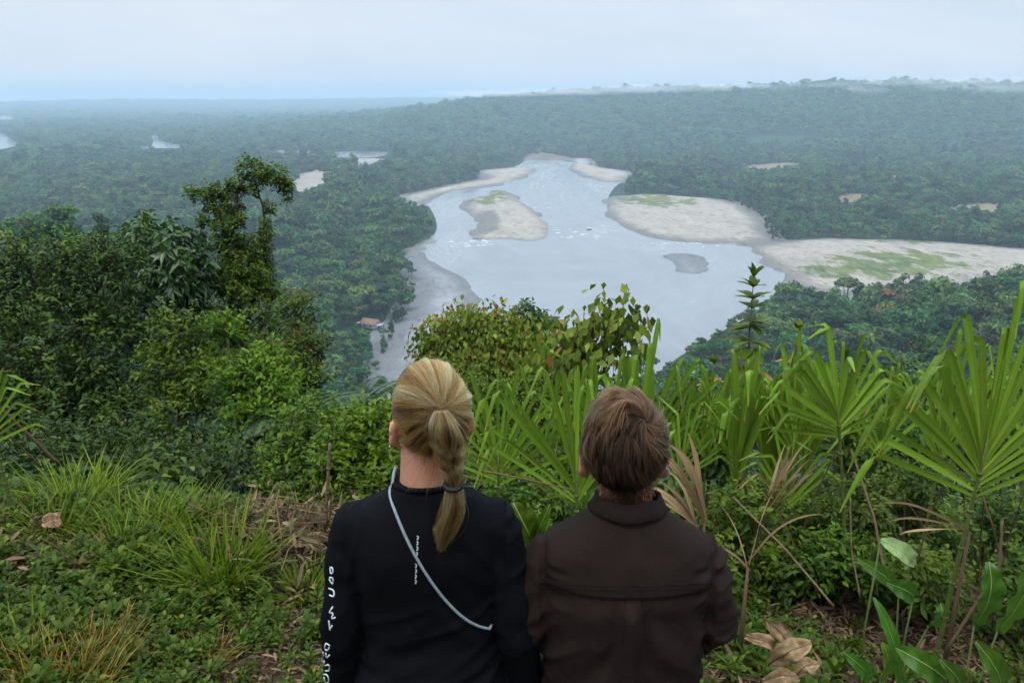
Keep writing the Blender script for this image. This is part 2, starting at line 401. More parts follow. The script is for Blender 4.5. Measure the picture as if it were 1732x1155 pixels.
def water_material():
    m, nt = newmat('river_water')
    o = N(nt, 'ShaderNodeOutputMaterial'); p = N(nt, 'ShaderNodeBsdfPrincipled', inp={'Roughness': .12, 'IOR': 1.33, 'Specular IOR Level': .5})
    g = N(nt, 'ShaderNodeNewGeometry')
    n1 = N(nt, 'ShaderNodeTexNoise', inp={'Scale': .016, 'Detail': 7.0, 'Roughness': .65, 'Distortion': 1.5}); wm = N(nt, 'ShaderNodeMapping'); wm.inputs['Scale'].default_value = (1, .35, 1); nt.links.new(g.outputs['Position'], wm.inputs[0]); nt.links.new(wm.outputs[0], n1.inputs['Vector'])
    r1 = ramp(nt, [(.3, (.15, .17, .185)), (.7, (.24, .262, .28))]); nt.links.new(n1.outputs['Fac'], r1.inputs[0])
    rr = N(nt, 'ShaderNodeMapRange', inp={'From Min': .35, 'From Max': .65, 'To Min': .08, 'To Max': .3}); nt.links.new(n1.outputs['Fac'], rr.inputs[0]); nt.links.new(rr.outputs[0], p.inputs['Roughness'])
    nt.links.new(r1.outputs[0], p.inputs['Base Color'])
    nb = N(nt, 'ShaderNodeTexNoise', inp={'Scale': .35, 'Detail': 6.0, 'Roughness': .65}); nt.links.new(g.outputs['Position'], nb.inputs['Vector'])
    b = N(nt, 'ShaderNodeBump', inp={'Strength': .35, 'Distance': .25}); nt.links.new(nb.outputs['Fac'], b.inputs['Height']); nt.links.new(b.outputs[0], p.inputs['Normal'])
    nt.links.new(p.outputs[0], o.inputs[0]); return m
WATER = water_material()
WZ = 2.2                             # the water surface
VEG = [wpoly(p) for p in ([(785, 342), (850, 322), (868, 330), (850, 348), (800, 352)], [(1035, 338), (1100, 332), (1160, 339), (1190, 352), (1100, 356), (1040, 348)],
       [(1370, 448), (1480, 428), (1640, 436), (1640, 468), (1450, 486), (1370, 478)], [(1500, 412), (1600, 414), (1610, 420), (1500, 419)])]
DARK = [wpoly([(788, 368), (840, 358), (858, 380), (848, 398), (800, 404)]), wpoly([(712, 480), (740, 488), (735, 505), (700, 560), (690, 555)])]
def sheet(name, poly, zfun, mat, step, margin=0.0, attr=None, kind='structure', extra=None):
    lo = poly.min(0) - margin - step; hi = poly.max(0) + margin + step
    nx = max(4, int((hi[0] - lo[0]) / step)); ny = max(4, int((hi[1] - lo[1]) / step))
    gx, gy = np.meshgrid(np.linspace(lo[0], hi[0], nx), np.linspace(lo[1], hi[1], ny), indexing='ij')
    d = sdist(poly, gx, gy); z = zfun(gx, gy, d)
    keep = d > -margin
    kf = keep[:-1, :-1] | keep[1:, :-1] | keep[:-1, 1:] | keep[1:, 1:]
    idx = np.arange(nx * ny).reshape(nx, ny)
    F = np.stack([idx[:-1, :-1], idx[1:, :-1], idx[1:, 1:], idx[:-1, 1:]], -1)[kf]
    used = np.unique(F); mp_ = np.full(nx * ny, -1); mp_[used] = np.arange(len(used))
    V = np.stack([gx, gy, z], -1).reshape(-1, 3)[used]
    vg = np.full(gx.shape, -1.0)
    for zp in VEG: vg = np.maximum(vg, np.clip(sdist(zp, gx, gy) / 30 + .45, -1, 1))
    dk = np.zeros(gx.shape)
    for zp in DARK: dk = np.maximum(dk, np.clip(sdist(zp, gx, gy) / 12 + .3, 0, 1))
    at_ = {'tint': np.clip(((attr(gx, gy, d) if attr else d / 40) * (1 - dk)).reshape(-1)[used], 0, 1), 'veg': vg.reshape(-1)[used]}
    o = mobj(name, V, mp_[F], mat, None, True, at_); o['kind'] = kind
    return o
# the water sheets: edges run under the banks, which rise out of them
names = ['river', 'river_bend', 'river_bend', 'river_bend', 'river_bend', 'river_bend', 'stream']
for nme, w in zip(names, WATERS):
    n = len(w); b = bmesh.new(); vs_ = [b.verts.new((x, y, WZ if nme == 'river' else 4.0)) for x, y in w]; f = b.faces.new(vs_)
    bmesh.ops.triangulate(b, faces=[f]); me = bpy.data.meshes.new(nme); b.to_mesh(me); b.free(); me.materials.append(WATER)
    o = bpy.data.objects.new(nme, me); COL.objects.link(o); o['kind'] = 'structure'
    if me.polygons[0].normal.z < 0: me.flip_normals()
def bar_z(hgt, wdt, amp, seed, base=WZ):
    def f(x, y, d):
        return base + np.clip((d + fbm2(x, y, .022, seed, 5) * amp) / wdt, -1, 1) * hgt + fbm2(x, y, .03, seed + 4, 3) * .25 * smooth(0, 15, d)
    return f
for nme, hgt, mt in (('island', 1.1, sand_green), ('right_bar', 1.3, sand_green), ('far_right', 1.4, sand_green), ('lower_left', 1.3, gravel_mat), ('left_small', 1.2, sand_mat),
                     ('upper_left', 1.2, sand_mat), ('upper_right', 1.2, sand_mat)):
    P = SANDP[nme]
    o = sheet('sandbar', P, bar_z(hgt, 14, 6 if nme == 'lower_left' else 11, ord(nme[0]) % 7 + len(nme)), mt, 3.2, 10)
for nme in ('shoal',):
    sheet('sandbar', SANDP[nme], bar_z(.10, 8, 14, 21), gravel_mat, 3.0, 4, attr=lambda x, y, d: d / 70)
for nme in ('left_sand', 'bar_stream'):
    sheet('sandbar', SANDP[nme], lambda x, y, d: H(x, y) + 2.2 + 0 * d, sand_mat, 8.0, 0, attr=lambda x, y, d: .5 + 0 * d)
# ------------------------------------------------------------------ forest
F_GREEN = leafmat('forest_leaf', [(0, (.024, .066, .016)), (.5, (.052, .130, .028)), (1, (.11, .215, .045))], .55, .25, .38)
F_YELL = leafmat('forest_leaf_light', [(0, (.04, .085, .018)), (.5, (.09, .155, .03)), (1, (.15, .215, .045))], .55, .25, .38)
F_RUST = leafmat('forest_leaf_rust', [(0, (.06, .045, .02)), (.5, (.12, .08, .035)), (1, (.22, .11, .05))], .6, .2, .25)
BARK = plainmat('pale_bark', (.22, .19, .15), .85, (.10, .085, .07), 3.0)
BARKD = plainmat('dark_bark', (.075, .058, .042), .9, (.03, .024, .018), 6.0, .01)
def lobed(n, lobes, fill=.75):
    """points and outward normals through a crown made of ellipsoid lobes (cx,cy,cz,rx,ry,rz)"""
    lobes = np.asarray(lobes, float); w = lobes[:, 3] * lobes[:, 4] + lobes[:, 4] * lobes[:, 5]; w /= w.sum()
    k = rng.choice(len(lobes), n, p=w); u = unit(rng.normal(size=(n, 3)))
    rr = fill + (1 - fill) * rng.random(n) ** .5
    rr *= 1 + .12 * rng.normal(size=n)
    P = lobes[k, :3] + u * lobes[k, 3:] * rr[:, None]
    return P, unit(u / lobes[k, 3:]), k
def blob(mb, c, r, a=.1, sub=1, amp=.18, seed=0):
    b = bmesh.new(); bmesh.ops.create_icosphere(b, subdivisions=sub, radius=1.0)
    V = np.array([v.co[:] for v in b.verts]); T = np.array([[v.index for v in f.verts] for f in b.faces]); b.free()
    V = V * (1 + amp * noise3(V * 1.7 + seed, seed))[:, None]
    mb.add(V * np.asarray(r) + np.asarray(c), T, None, a)
def forest_tree(kind, seed, ncard, hgt, rad, mat):
    """one tree standing at the origin: trunk mesh, crown mesh"""
    global rng
    rng = np.random.default_rng(seed)
    tm = MB(); cm = MB()
    lean = rng.normal(size=2) * .4
    top = np.array([lean[0], lean[1], hgt * .8])
    P = np.array([np.zeros(3), [lean[0] * .2, lean[1] * .2, hgt * .3], [lean[0] * .6, lean[1] * .6, hgt * .58], top])
    tube(tm, P, np.array([.32, .22, .16, .07]) * hgt / 14, 5)
    lob = []
    nl = {'round': 8, 'umbrella': 9, 'tall': 7, 'lobed': 7}[kind]
    for q in range(nl):
        a = q * 2.4 + rng.random(); 
        if kind == 'round': c = (math.cos(a) * rad * .5, math.sin(a) * rad * .5, hgt * (.55 + .3 * rng.random())); s = rad * (.45 + .2 * rng.random()); rz = s * .75
        elif kind == 'umbrella': rr = rad * (.25 + .55 * rng.random()); c = (math.cos(a) * rr, math.sin(a) * rr, hgt * (.82 + .08 * rng.random())); s = rad * .42; rz = s * .38
        elif kind == 'tall': c = (math.cos(a) * rad * .3, math.sin(a) * rad * .3, hgt * (.3 + .62 * q / nl)); s = rad * (.62 - .3 * q / nl); rz = s * .8
        else: rr = rad * .62; c = (math.cos(a) * rr, math.sin(a) * rr, hgt * (.5 + .35 * rng.random())); s = rad * .38; rz = s * .62
        lob.append((c[0] + lean[0], c[1] + lean[1], c[2], s, s, rz))
        q0 = P[2] * .8
        tube(tm, np.array([q0, (q0 + np.array(c)) / 2 + [0, 0, .1], np.array(c)]), np.array([.1, .07, .03]) * hgt / 14, 4, cap=False)
        blob(cm, c, (s * .72, s * .72, rz * .7), .12, 1, .2, q + seed)  # core of each lobe tinted dark, inner crown shade put into its colour
    pts, nn, k = lobed(ncard, lob, .8)
    keep = rng.random(ncard) < np.where(nn[:, 2] < -.3, .45, 1.0)
    pts, nn = pts[keep], nn[keep]; m = len(pts)
    D = unit(np.cross(nn, rng.normal(size=(m, 3))) + nn * .35 + np.array([0, 0, .1]))
    NN = unit(nn + rng.normal(size=(m, 3)) * .45 + np.array([0, 0, .4]))
    sz = rad * .24 * (.6 + .8 * rng.random(m)) * (700 / ncard) ** .4
    leaves(cm, pts - D * sz[:, None] * .5, D, NN, sz, sz * .75, .3, .15, np.clip(.35 + .3 * nn[:, 2] * 0 + .35 * rng.normal(size=m), 0, 1), flat=True)
    return tm.mesh('trunk', BARK), cm.mesh('crown', mat)
SPECIES = [('round', 10, 12, 4.6, F_GREEN), ('umbrella', 11, 15, 5.6, F_GREEN), ('tall', 12, 15, 3.6, F_GREEN), ('lobed', 13, 11, 4.4, F_YELL),
           ('round', 14, 9, 3.8, F_YELL), ('tall', 15, 17, 4.2, F_GREEN), ('lobed', 16, 10, 3.6, F_RUST), ('round', 17, 14, 5.4, F_GREEN)]
TREES = [forest_tree(k, s, 850, h, r, m) for k, s, h, r, m in SPECIES]
PROTO = bpy.data.collections.new('forest_prototypes')
for q, (tm, cm) in enumerate(TREES):   # joined low versions, for the forest that reads as one mass
    k, s, h, r, m = SPECIES[q]
    t2, c2 = forest_tree(k, s, 420, h, r, m)
    b = bmesh.new(); b.from_mesh(c2); nc = len(b.faces); b.from_mesh(t2)
    b.faces.ensure_lookup_table()
    for f in b.faces[nc:]: f.material_index = 1
    me = bpy.data.meshes.new('far_tree'); b.to_mesh(me); b.free(); me.materials.append(m); me.materials.append(BARK)
    PROTO.objects.link(bpy.data.objects.new('far_tree_%02d' % q, me))
rng = np.random.default_rng(11)

def instancer(name, coll, P, rot, scl, idx, kind='stuff'):
    me = bpy.data.meshes.new(name); me.vertices.add(len(P)); me.vertices.foreach_set('co', np.ascontiguousarray(P, np.float32).ravel())
    for k, v in (('rot', rot), ('scl', scl)):
        a = me.attributes.new(k, 'FLOAT_VECTOR', 'POINT'); a.data.foreach_set('vector', np.ascontiguousarray(v, np.float32).ravel())
    a = me.attributes.new('pick', 'INT', 'POINT'); a.data.foreach_set('value', np.ascontiguousarray(idx, np.int32))
    o = bpy.data.objects.new(name, me); COL.objects.link(o); o['kind'] = kind
    g = bpy.data.node_groups.new(name, 'GeometryNodeTree')
    g.interface.new_socket('Geometry', in_out='INPUT', socket_type='NodeSocketGeometry'); g.interface.new_socket('Geometry', in_out='OUTPUT', socket_type='NodeSocketGeometry')
    gi = g.nodes.new('NodeGroupInput'); go = g.nodes.new('NodeGroupOutput')
    ip = g.nodes.new('GeometryNodeInstanceOnPoints'); ci = g.nodes.new('GeometryNodeCollectionInfo')
    ci.inputs['Collection'].default_value = coll; ci.inputs['Separate Children'].default_value = True; ci.inputs['Reset Children'].default_value = True
    def na(n, t):
        q = g.nodes.new('GeometryNodeInputNamedAttribute'); q.data_type = t; q.inputs['Name'].default_value = n; return q.outputs[0]
    e = g.nodes.new('FunctionNodeEulerToRotation'); g.links.new(na('rot', 'FLOAT_VECTOR'), e.inputs[0])
    g.links.new(gi.outputs[0], ip.inputs['Points']); g.links.new(ci.outputs[0], ip.inputs['Instance'])
    ip.inputs['Pick Instance'].default_value = True
    g.links.new(na('pick', 'INT'), ip.inputs['Instance Index']); g.links.new(e.outputs[0], ip.inputs['Rotation']); g.links.new(na('scl', 'FLOAT_VECTOR'), ip.inputs['Scale'])
    g.links.new(ip.outputs[0], go.inputs[0])
    o.modifiers.new('instances', 'NODES').node_group = g
    return o
def jgrid(r0, r1, sp, azlim=36.5):     # jittered points over a sector of the valley
    xs = r1 * math.sin(R(azlim)); n = int(2 * xs / sp); m = int((r1 - 0) / sp)
    gx, gy = np.meshgrid((np.arange(n) + .5) * sp - xs, (np.arange(m) + .5) * sp, indexing='ij')
    gx = gx + (rng.random(gx.shape) - .5) * sp * .95; gy = gy + (rng.random(gx.shape) - .5) * sp * .95
    d = np.hypot(gx, gy); a = np.degrees(np.arctan2(gx, gy))
    k = (d >= r0) & (d < r1) & (np.abs(a) < azlim)
    return np.stack([gx[k], gy[k]], -1)
CLEAR = [wpoly([(1252, 236), (1275, 229), (1345, 226), (1375, 229), (1330, 238), (1262, 242)], 45),
         wpoly([(1418, 331), (1490, 330), (1500, 338), (1430, 342)], 3), wpoly([(1610, 346), (1750, 346), (1760, 360), (1640, 358)], 3),
         wpoly([(1500, 288), (1560, 300), (1590, 306), (1540, 302), (1495, 292)], 6)]
NOTREES = [RIVER] + WATERS[1:] + list(SANDP.values()) + CLEAR
GAPS = [[(555, 259), (662, 259), (655, 268), (620, 271), (562, 272)], [(-60, 226), (8, 227), (16, 238), (38, 247), (0, 258), (-60, 260)],
        [(253, 232), (268, 231), (269, 240), (286, 246), (318, 249), (303, 255), (262, 254), (215, 257), (214, 253), (254, 250), (262, 243)], [(430, 257), (560, 260), (560, 263), (430, 260)], [(-40, 197), (30, 199), (20, 204), (-40, 204)],
        [(598, 275), (622, 276), (632, 283), (608, 281)], [(1252, 236), (1275, 229), (1345, 226), (1375, 229), (1330, 238), (1262, 242)],
        [(1418, 333), (1450, 329), (1490, 334), (1480, 337), (1432, 338)], [(1612, 350), (1660, 347), (1750, 349), (1760, 357), (1700, 354), (1640, 356)], [(1500, 288), (1560, 300), (1590, 306), (1540, 302), (1495, 292)]]
GAPS += [SANDS[k] for k in ('upper_left', 'upper_right', 'left_sand', 'bar_stream', 'right_bar', 'far_right', 'left_small')]
GAPS += [[(893, 267), (960, 268), (1000, 272), (1003, 288), (1062, 294), (1060, 304), (1035, 322), (1024, 350), (1035, 375), (1080, 402), (760, 410), (735, 405), (735, 375), (722, 345), (684, 336), (760, 318), (840, 304)]]
def tree_ok(P, sc):
    k = np.ones(len(P), bool)
    Zg = H(P[:, 0], P[:, 1]); far = P[:, 1] > 330
    jx = rng.normal(size=len(P)) * 6; jy = rng.normal(size=len(P)) * 1.3
    for hh in (1.5, 5.0, 9.5):           # nothing grows where it would stand before an opening in the forest
        for dx in (-2.5, 2.5):
            px_, py_, _ = project(np.stack([P[:, 0] + dx * sc, P[:, 1], Zg + hh * sc], -1)); px_ = px_ + jx; py_ = py_ + jy
            for g in GAPS: k &= ~(far & inside(np.array(g, float), px_, py_))
    for q in NOTREES:
        lo = q.min(0) - 8; hi = q.max(0) + 8
        s = (P[:, 0] > lo[0]) & (P[:, 0] < hi[0]) & (P[:, 1] > lo[1]) & (P[:, 1] < hi[1])
        if s.any():
            d = sdist(q, P[s, 0], P[s, 1]); k[np.where(s)[0][(d > -1.5) & (Zg[s] < WZ + .6)]] = False
    return k
sets = []
for r0, r1, sp, sc in ((95, 330, 5.2, .72), (330, 720, 6.6, .95), (720, 1500, 8.0, 1.0), (1500, 3400, 12.5, 1.35), (3400, 7950, 30.0, 2.6)):
    P = jgrid(r0, r1, sp); P = P[tree_ok(P, sc)]
    s = sc * (.68 + .5 * rng.random(len(P)) + .55 * (rng.random(len(P)) < .06)) * (1 + .35 * fbm2(P[:, 0], P[:, 1], .012, 31, 2))
    sets.append((P, s))
TP = np.concatenate([p for p, s in sets]); TS = np.concatenate([s for p, s in sets])
TZ = H(TP[:, 0], TP[:, 1])
low = np.concatenate([np.full(len(p), q) for q, (p, s) in enumerate(sets)])
zone = fbm2(TP[:, 0], TP[:, 1], .006, 41, 2)
u = rng.random(len(TP))
PK = np.select([u < .20, u < .34, u < .50, u < .62, u < .74, u < .88, u < .895], [0, 1, 2, 3, 4, 5, 6], 7)
PK = np.where((zone > .15) & (rng.random(len(TP)) < .6), 3, PK)
right = (TP[:, 0] > 40) & (TP[:, 1] < 340)
PK = np.where(right & (rng.random(len(TP)) < .14), 6, PK)
# low scrub next to the banks and on young ground
PK = np.where((low >= 3) & ((PK == 1) | (PK == 2) | (PK == 5)), np.where(rng.random(len(TP)) < .5, 0, 7), PK)
dr = np.full(len(TP), 999.); nearv = TP[:, 1] < 1600
for q in [RIVER] + [SANDP[k] for k in ('upper_left', 'right_bar', 'far_right', 'lower_left')]:
    dr[nearv] = np.minimum(dr[nearv], -sdist(q, TP[nearv, 0], TP[nearv, 1]))
TS = TS * (.55 + .45 * smooth(0, 22, dr)) * np.where((TP[:, 0] < -30) & (TP[:, 1] < 230), .68, 1.0)
PK = np.where((TP[:, 0] < -30) & (TP[:, 1] < 230) & ((PK == 1) | (PK == 5)), 7, PK)
# the house clearing
HOUSE = on_plane(628, 549, 3.0)[:2]
hd = np.hypot(TP[:, 0] - HOUSE[0] + 2, TP[:, 1] - HOUSE[1] + 13)
ok = (hd > 12) & (np.hypot(TP[:, 0] - HOUSE[0] - 2, TP[:, 1] - HOUSE[1]) > 9)
TP, TS, TZ, PK, low = TP[ok], TS[ok], TZ[ok], PK[ok], low[ok]
T3 = np.stack([TP[:, 0], TP[:, 1], TZ - .2], -1)
# the trees one can tell apart: nearest ones in open view
px, py, dep = project(T3 + np.array([0, 0, 9.0]))
VIS = [[(470, 330), (560, 500), (545, 620), (640, 670), (735, 530), (745, 400), (745, 320)], [(1130, 570), (1340, 465), (1740, 440), (1740, 580), (1480, 650), (1300, 620), (1140, 610)],
       [(-10, 310), (-10, 392), (215, 402), (300, 402), (200, 360), (130, 335)]]
vis = np.zeros(len(T3), bool)
for v in VIS: vis |= inside(np.array(v, float), px, py)
vis &= (low <= 1)
cand = np.where(vis)[0]; cand = cand[np.argsort(dep[cand])][:300]
single = np.zeros(len(T3), bool); single[cand] = True
LAB = {'round': 'round-crowned', 'umbrella': 'flat-topped spreading', 'tall': 'tall narrow', 'lobed': 'loose-crowned'}
ROTS = rng.random(len(T3)) * 6.28
def where(p, x):
    if p[0] > 30:
        return ('by the water left of the tall sapling' if x < 1250 else 'behind the tall sapling, below the sandbar' if x < 1400 else 'between the sapling and the largest cane fan' if x < 1540 else 'just above the largest cane fan' if x < 1660 else 'at the right edge above the largest cane fan')
    if p[1] < 260: return 'on the wooded spur at the far left edge' if x < 90 else 'low on the wooded spur behind the dark left tree'
    return 'beside the rusty-roofed house' if np.hypot(p[0] - HOUSE[0], p[1] - HOUSE[1]) < 45 else 'on the left bank beside the gravel bar' if x > 600 else 'on the left bank behind the vine tree'
GRP = {True: 'trees of the near forest by the river', False: 'x'}
for q in cand:
    k, s, h, r, m = SPECIES[PK[q]]
    col = {'forest_leaf': 'dark', 'forest_leaf_light': 'light', 'forest_leaf_rust': 'rust-tinged'}[m.name]
    e = empty('forest_tree', T3[q], ROTS[q]); sc = float(TS[q]); e.scale = (sc, sc, sc)
    w = where(T3[q], px[q]); col = ('small ' if sc < .62 else 'large ' if sc > .85 else '') + col
    tag(e, f'{col} {LAB[k]} tree {w}', 'tree', f'{col} {LAB[k]} trees {w}')
    for nm, me in (('trunk', TREES[PK[q]][0]), ('crown', TREES[PK[q]][1])):
        c = bpy.data.objects.new(nm, me); COL.objects.link(c); c.parent = e
rest = ~single
nrest = rest.sum()
sc3 = np.repeat(TS[rest][:, None], 3, 1); sc3[:, 2] *= np.where(low[rest] >= 4, .45, np.where(low[rest] == 3, .8, 1.0))
rot3 = np.zeros((nrest, 3)); rot3[:, 2] = ROTS[rest]
FOREST = instancer('forest', PROTO, T3[rest], rot3, sc3, PK[rest])
tag(FOREST, 'hazy green rainforest covering the valley floor and far hills', 'forest')
print('forest', nrest, 'singles', len(cand))
# bare clearings among the trees
clear_mat = sand_material('bare_clearing', (.20, .16, .10), (.18, .15, .09), .25)
for q in CLEAR:
    sheet('clearing', q, lambda x, y, d: H(x, y) + 2.5 + 0 * d, clear_mat, 10.0, 0, attr=lambda x, y, d: .5 + 0 * d)
# red earth bank at the head of the river
rb = wpoly([(868, 262), (880, 250), (935, 252), (968, 264), (960, 269), (890, 268)], .6)

# ------------------------------------------------------------------ haze
hm, hnt = newmat('haze_air')
ho = N(hnt, 'ShaderNodeOutputMaterial'); hv = N(hnt, 'ShaderNodeVolumePrincipled', inp={'Density': .00028, 'Anisotropy': .1})
hv.inputs['Color'].default_value = (.60, .80, .97, 1)
hnt.links.new(hv.outputs[0], ho.inputs['Volume'])
hb = MB(); box(hb, (0, 0, 75), (16600, 16600, 158))
HAZE = hb.build('haze', hm, None, False); HAZE['kind'] = 'stuff'
# ------------------------------------------------------------------ foreground plants
rng = np.random.default_rng(23)
def pxm(px, py, y):                   # pixels per metre at that point
    p = at(px, py, y); return FPX / project(p)[2]
def lob(px, py, rpx, y, ry=None, dep=1.0):
    p = at(px, py, y); s = pxm(px, py, y); r = rpx / s; rz = (ry if ry else rpx) / s
    return (p[0], p[1], p[2], r, r * dep, rz)
L_LAUREL = leafmat('laurel_leaf', [(0, (0.0095, 0.0288, 0.0025)), (.45, (0.0214, 0.0561, 0.0035)), (.8, (0.0448, 0.0988, 0.0056)), (1, (0.0898, 0.1526, 0.0096))], .45, .25, .05, .3)
L_OLIVE = leafmat('olive_vine_leaf', [(0, (0.0210, 0.0420, 0.0042)), (.4, (0.0467, 0.0881, 0.0077)), (.75, (0.0826, 0.1413, 0.0120)), (.92, (0.1363, 0.1966, 0.0183)), (1, (0.1558, 0.0983, 0.0155))], .5, .3, .05)
L_MID = leafmat('mid_green_leaf', [(0, (0.0225, 0.0482, 0.0030)), (.5, (0.0530, 0.1020, 0.0055)), (1, (0.1198, 0.1819, 0.0103))], .45, .3, .08)
L_BRIGHT = leafmat('bright_green_leaf', [(0, (0.0281, 0.0684, 0.0023)), (.5, (0.0664, 0.1325, 0.0040)), (1, (0.1322, 0.2167, 0.0081))], .45, .35, .08)
L_MIX = leafmat('mixed_thicket_leaf', [(0, (0.0174, 0.0413, 0.0033)), (.35, (0.0435, 0.0861, 0.0067)), (.65, (0.0774, 0.1493, 0.0101)), (.9, (0.1451, 0.2296, 0.0168)), (1, (0.1548, 0.1034, 0.0168))], .55, .3, .05)
L_BLUE = leafmat('broad_blue_green_leaf', [(0, (0.0148, 0.0400, 0.0094)), (.5, (0.0303, 0.0816, 0.0187)), (1, (0.0722, 0.1440, 0.0296))], .35, .25, .05, .5)
L_LIME = leafmat('lime_leaf', [(0, (.045, .075, .010)), (.35, (.10, .15, .016)), (.7, (.19, .26, .03)), (.96, (.27, .32, .05)), (1, (.26, .12, .04))], .55, .35, .05)
L_HERB = leafmat('herb_leaf', [(0, (0.0253, 0.0551, 0.0043)), (.5, (0.0567, 0.1053, 0.0076)), (1, (0.1143, 0.1703, 0.0132))], .5, .3, .15)
L_DRY = leafmat('dry_leaf', [(0, (.12, .075, .04)), (.5, (.26, .17, .09)), (1, (.42, .30, .18))], .7, .15, .1, .2)
L_BROWN = leafmat('dead_stalk', [(0, (.045, .03, .018)), (.5, (.12, .08, .045)), (1, (.25, .17, .095))], .75, .1, .15, .2)
L_YELL = leafmat('yellow_leaf', [(0, (.22, .15, .02)), (1, (.42, .30, .04))], .5, .3, .1)
STEM = plainmat('green_stem', (.10, .13, .035), .5, (.07, .10, .02), 30)
STEMB = plainmat('brown_stem', (.16, .11, .06), .7, (.09, .06, .03), 25)

def blade_material(name, base, mid, tip):
    m, nt = newmat(name)
    o = N(nt, 'ShaderNodeOutputMaterial'); p = N(nt, 'ShaderNodeBsdfPrincipled', inp={'Roughness': .45, 'Specular IOR Level': .3})
    a = N(nt, 'ShaderNodeAttribute', attribute_name='tint'); r = ramp(nt, [(0, base), (.5, mid), (.93, mid), (1, tip)]); nt.links.new(a.outputs['Fac'], r.inputs[0])
    e = N(nt, 'ShaderNodeAttribute', attribute_name='edge')
    wv = N(nt, 'ShaderNodeMath', operation='MULTIPLY', inp={1: 40.}); sn = N(nt, 'ShaderNodeMath', operation='SINE'); nt.links.new(e.outputs['Fac'], wv.inputs[0]); nt.links.new(wv.outputs[0], sn.inputs[0])
    mr = N(nt, 'ShaderNodeMapRange', inp={'From Min': -1., 'To Min': .86, 'To Max': 1.1}); nt.links.new(sn.outputs[0], mr.inputs[0])
    ab = N(nt, 'ShaderNodeMath', operation='ABSOLUTE'); nt.links.new(e.outputs['Fac'], ab.inputs[0])
    md = N(nt, 'ShaderNodeMapRange', inp={'From Min': .0, 'From Max': .12, 'To Min': 1.45, 'To Max': 1.0}); nt.links.new(ab.outputs[0], md.inputs[0])
    mu = N(nt, 'ShaderNodeMath', operation='MULTIPLY'); nt.links.new(mr.outputs[0], mu.inputs[0]); nt.links.new(md.outputs[0], mu.inputs[1])
    oi = N(nt, 'ShaderNodeObjectInfo'); m3 = N(nt, 'ShaderNodeMapRange', inp={'To Min': .62, 'To Max': 1.35}); nt.links.new(oi.outputs['Random'], m3.inputs[0])
    m4 = N(nt, 'ShaderNodeMath', operation='MULTIPLY'); nt.links.new(mu.outputs[0], m4.inputs[0]); nt.links.new(m3.outputs[0], m4.inputs[1])
    h = N(nt, 'ShaderNodeHueSaturation'); nt.links.new(m4.outputs[0], h.inputs['Value'])
    tcb = N(nt, 'ShaderNodeTexCoord'); nsp = N(nt, 'ShaderNodeTexNoise', inp={'Scale': 38., 'Detail': 4., 'Roughness': .7}); nt.links.new(tcb.outputs['Object'], nsp.inputs['Vector'])
    rsp = ramp(nt, [(.60, (0, 0, 0)), (.72, (1, 1, 1))]); nt.links.new(nsp.outputs['Fac'], rsp.inputs[0])
    msp = N(nt, 'ShaderNodeMix', data_type='RGBA'); msp.inputs[7].default_value = (mid[0] * 1.7 + .04, mid[1] * 1.05, mid[2] * .9, 1); nt.links.new(rsp.outputs[0], msp.inputs['Factor']); nt.links.new(r.outputs[0], msp.inputs[6]); nt.links.new(msp.outputs[2], h.inputs['Color'])
    nt.links.new(h.outputs[0], p.inputs['Base Color'])
    t = N(nt, 'ShaderNodeBsdfTranslucent'); nt.links.new(h.outputs[0], t.inputs[0])
    x = N(nt, 'ShaderNodeMixShader', inp={0: .32}); nt.links.new(p.outputs[0], x.inputs[1]); nt.links.new(t.outputs[0], x.inputs[2])
    nt.links.new(x.outputs[0], o.inputs[0]); return m
CANE = blade_material('cane_leaf', (.18, .29, .025), (.145, .255, .022), (.38, .30, .07))
CANEDRY = blade_material('dry_cane_leaf', (.20, .13, .07), (.34, .235, .13), (.30, .19, .10))
CANEYEL = blade_material('yellowing_cane_leaf', (.14, .20, .03), (.27, .24, .04), (.33, .20, .05))
def ribbon(path, wid, side, cup=.18):
    """strap leaf along path; side = sideways vectors; returns V, Q, tint, edge"""
    path = np.asarray(path, float); m = len(path)
    T = unit(np.gradient(path, axis=0)); side = unit(side - (side * T).sum(1, keepdims=True) * T); U = np.cross(side, T)
    w = (np.zeros(m) + wid)[:, None] * .5
    V = np.stack([path - side * w + U * w * cup * 2, path - side * w * .5 + U * w * cup * .7, path, path + side * w * .5 + U * w * cup * .7, path + side * w + U * w * cup * 2], 1).reshape(-1, 3)
    i = np.arange(m - 1)[:, None] * 5; j = np.arange(4)[None]
    Q = np.stack([i + j, i + j + 1, i + 6 + j, i + 5 + j], -1).reshape(-1, 4)
    return V, Q, np.repeat(np.linspace(0, 1, m), 5), np.tile([-1, -.5, 0, .5, 1.], m)
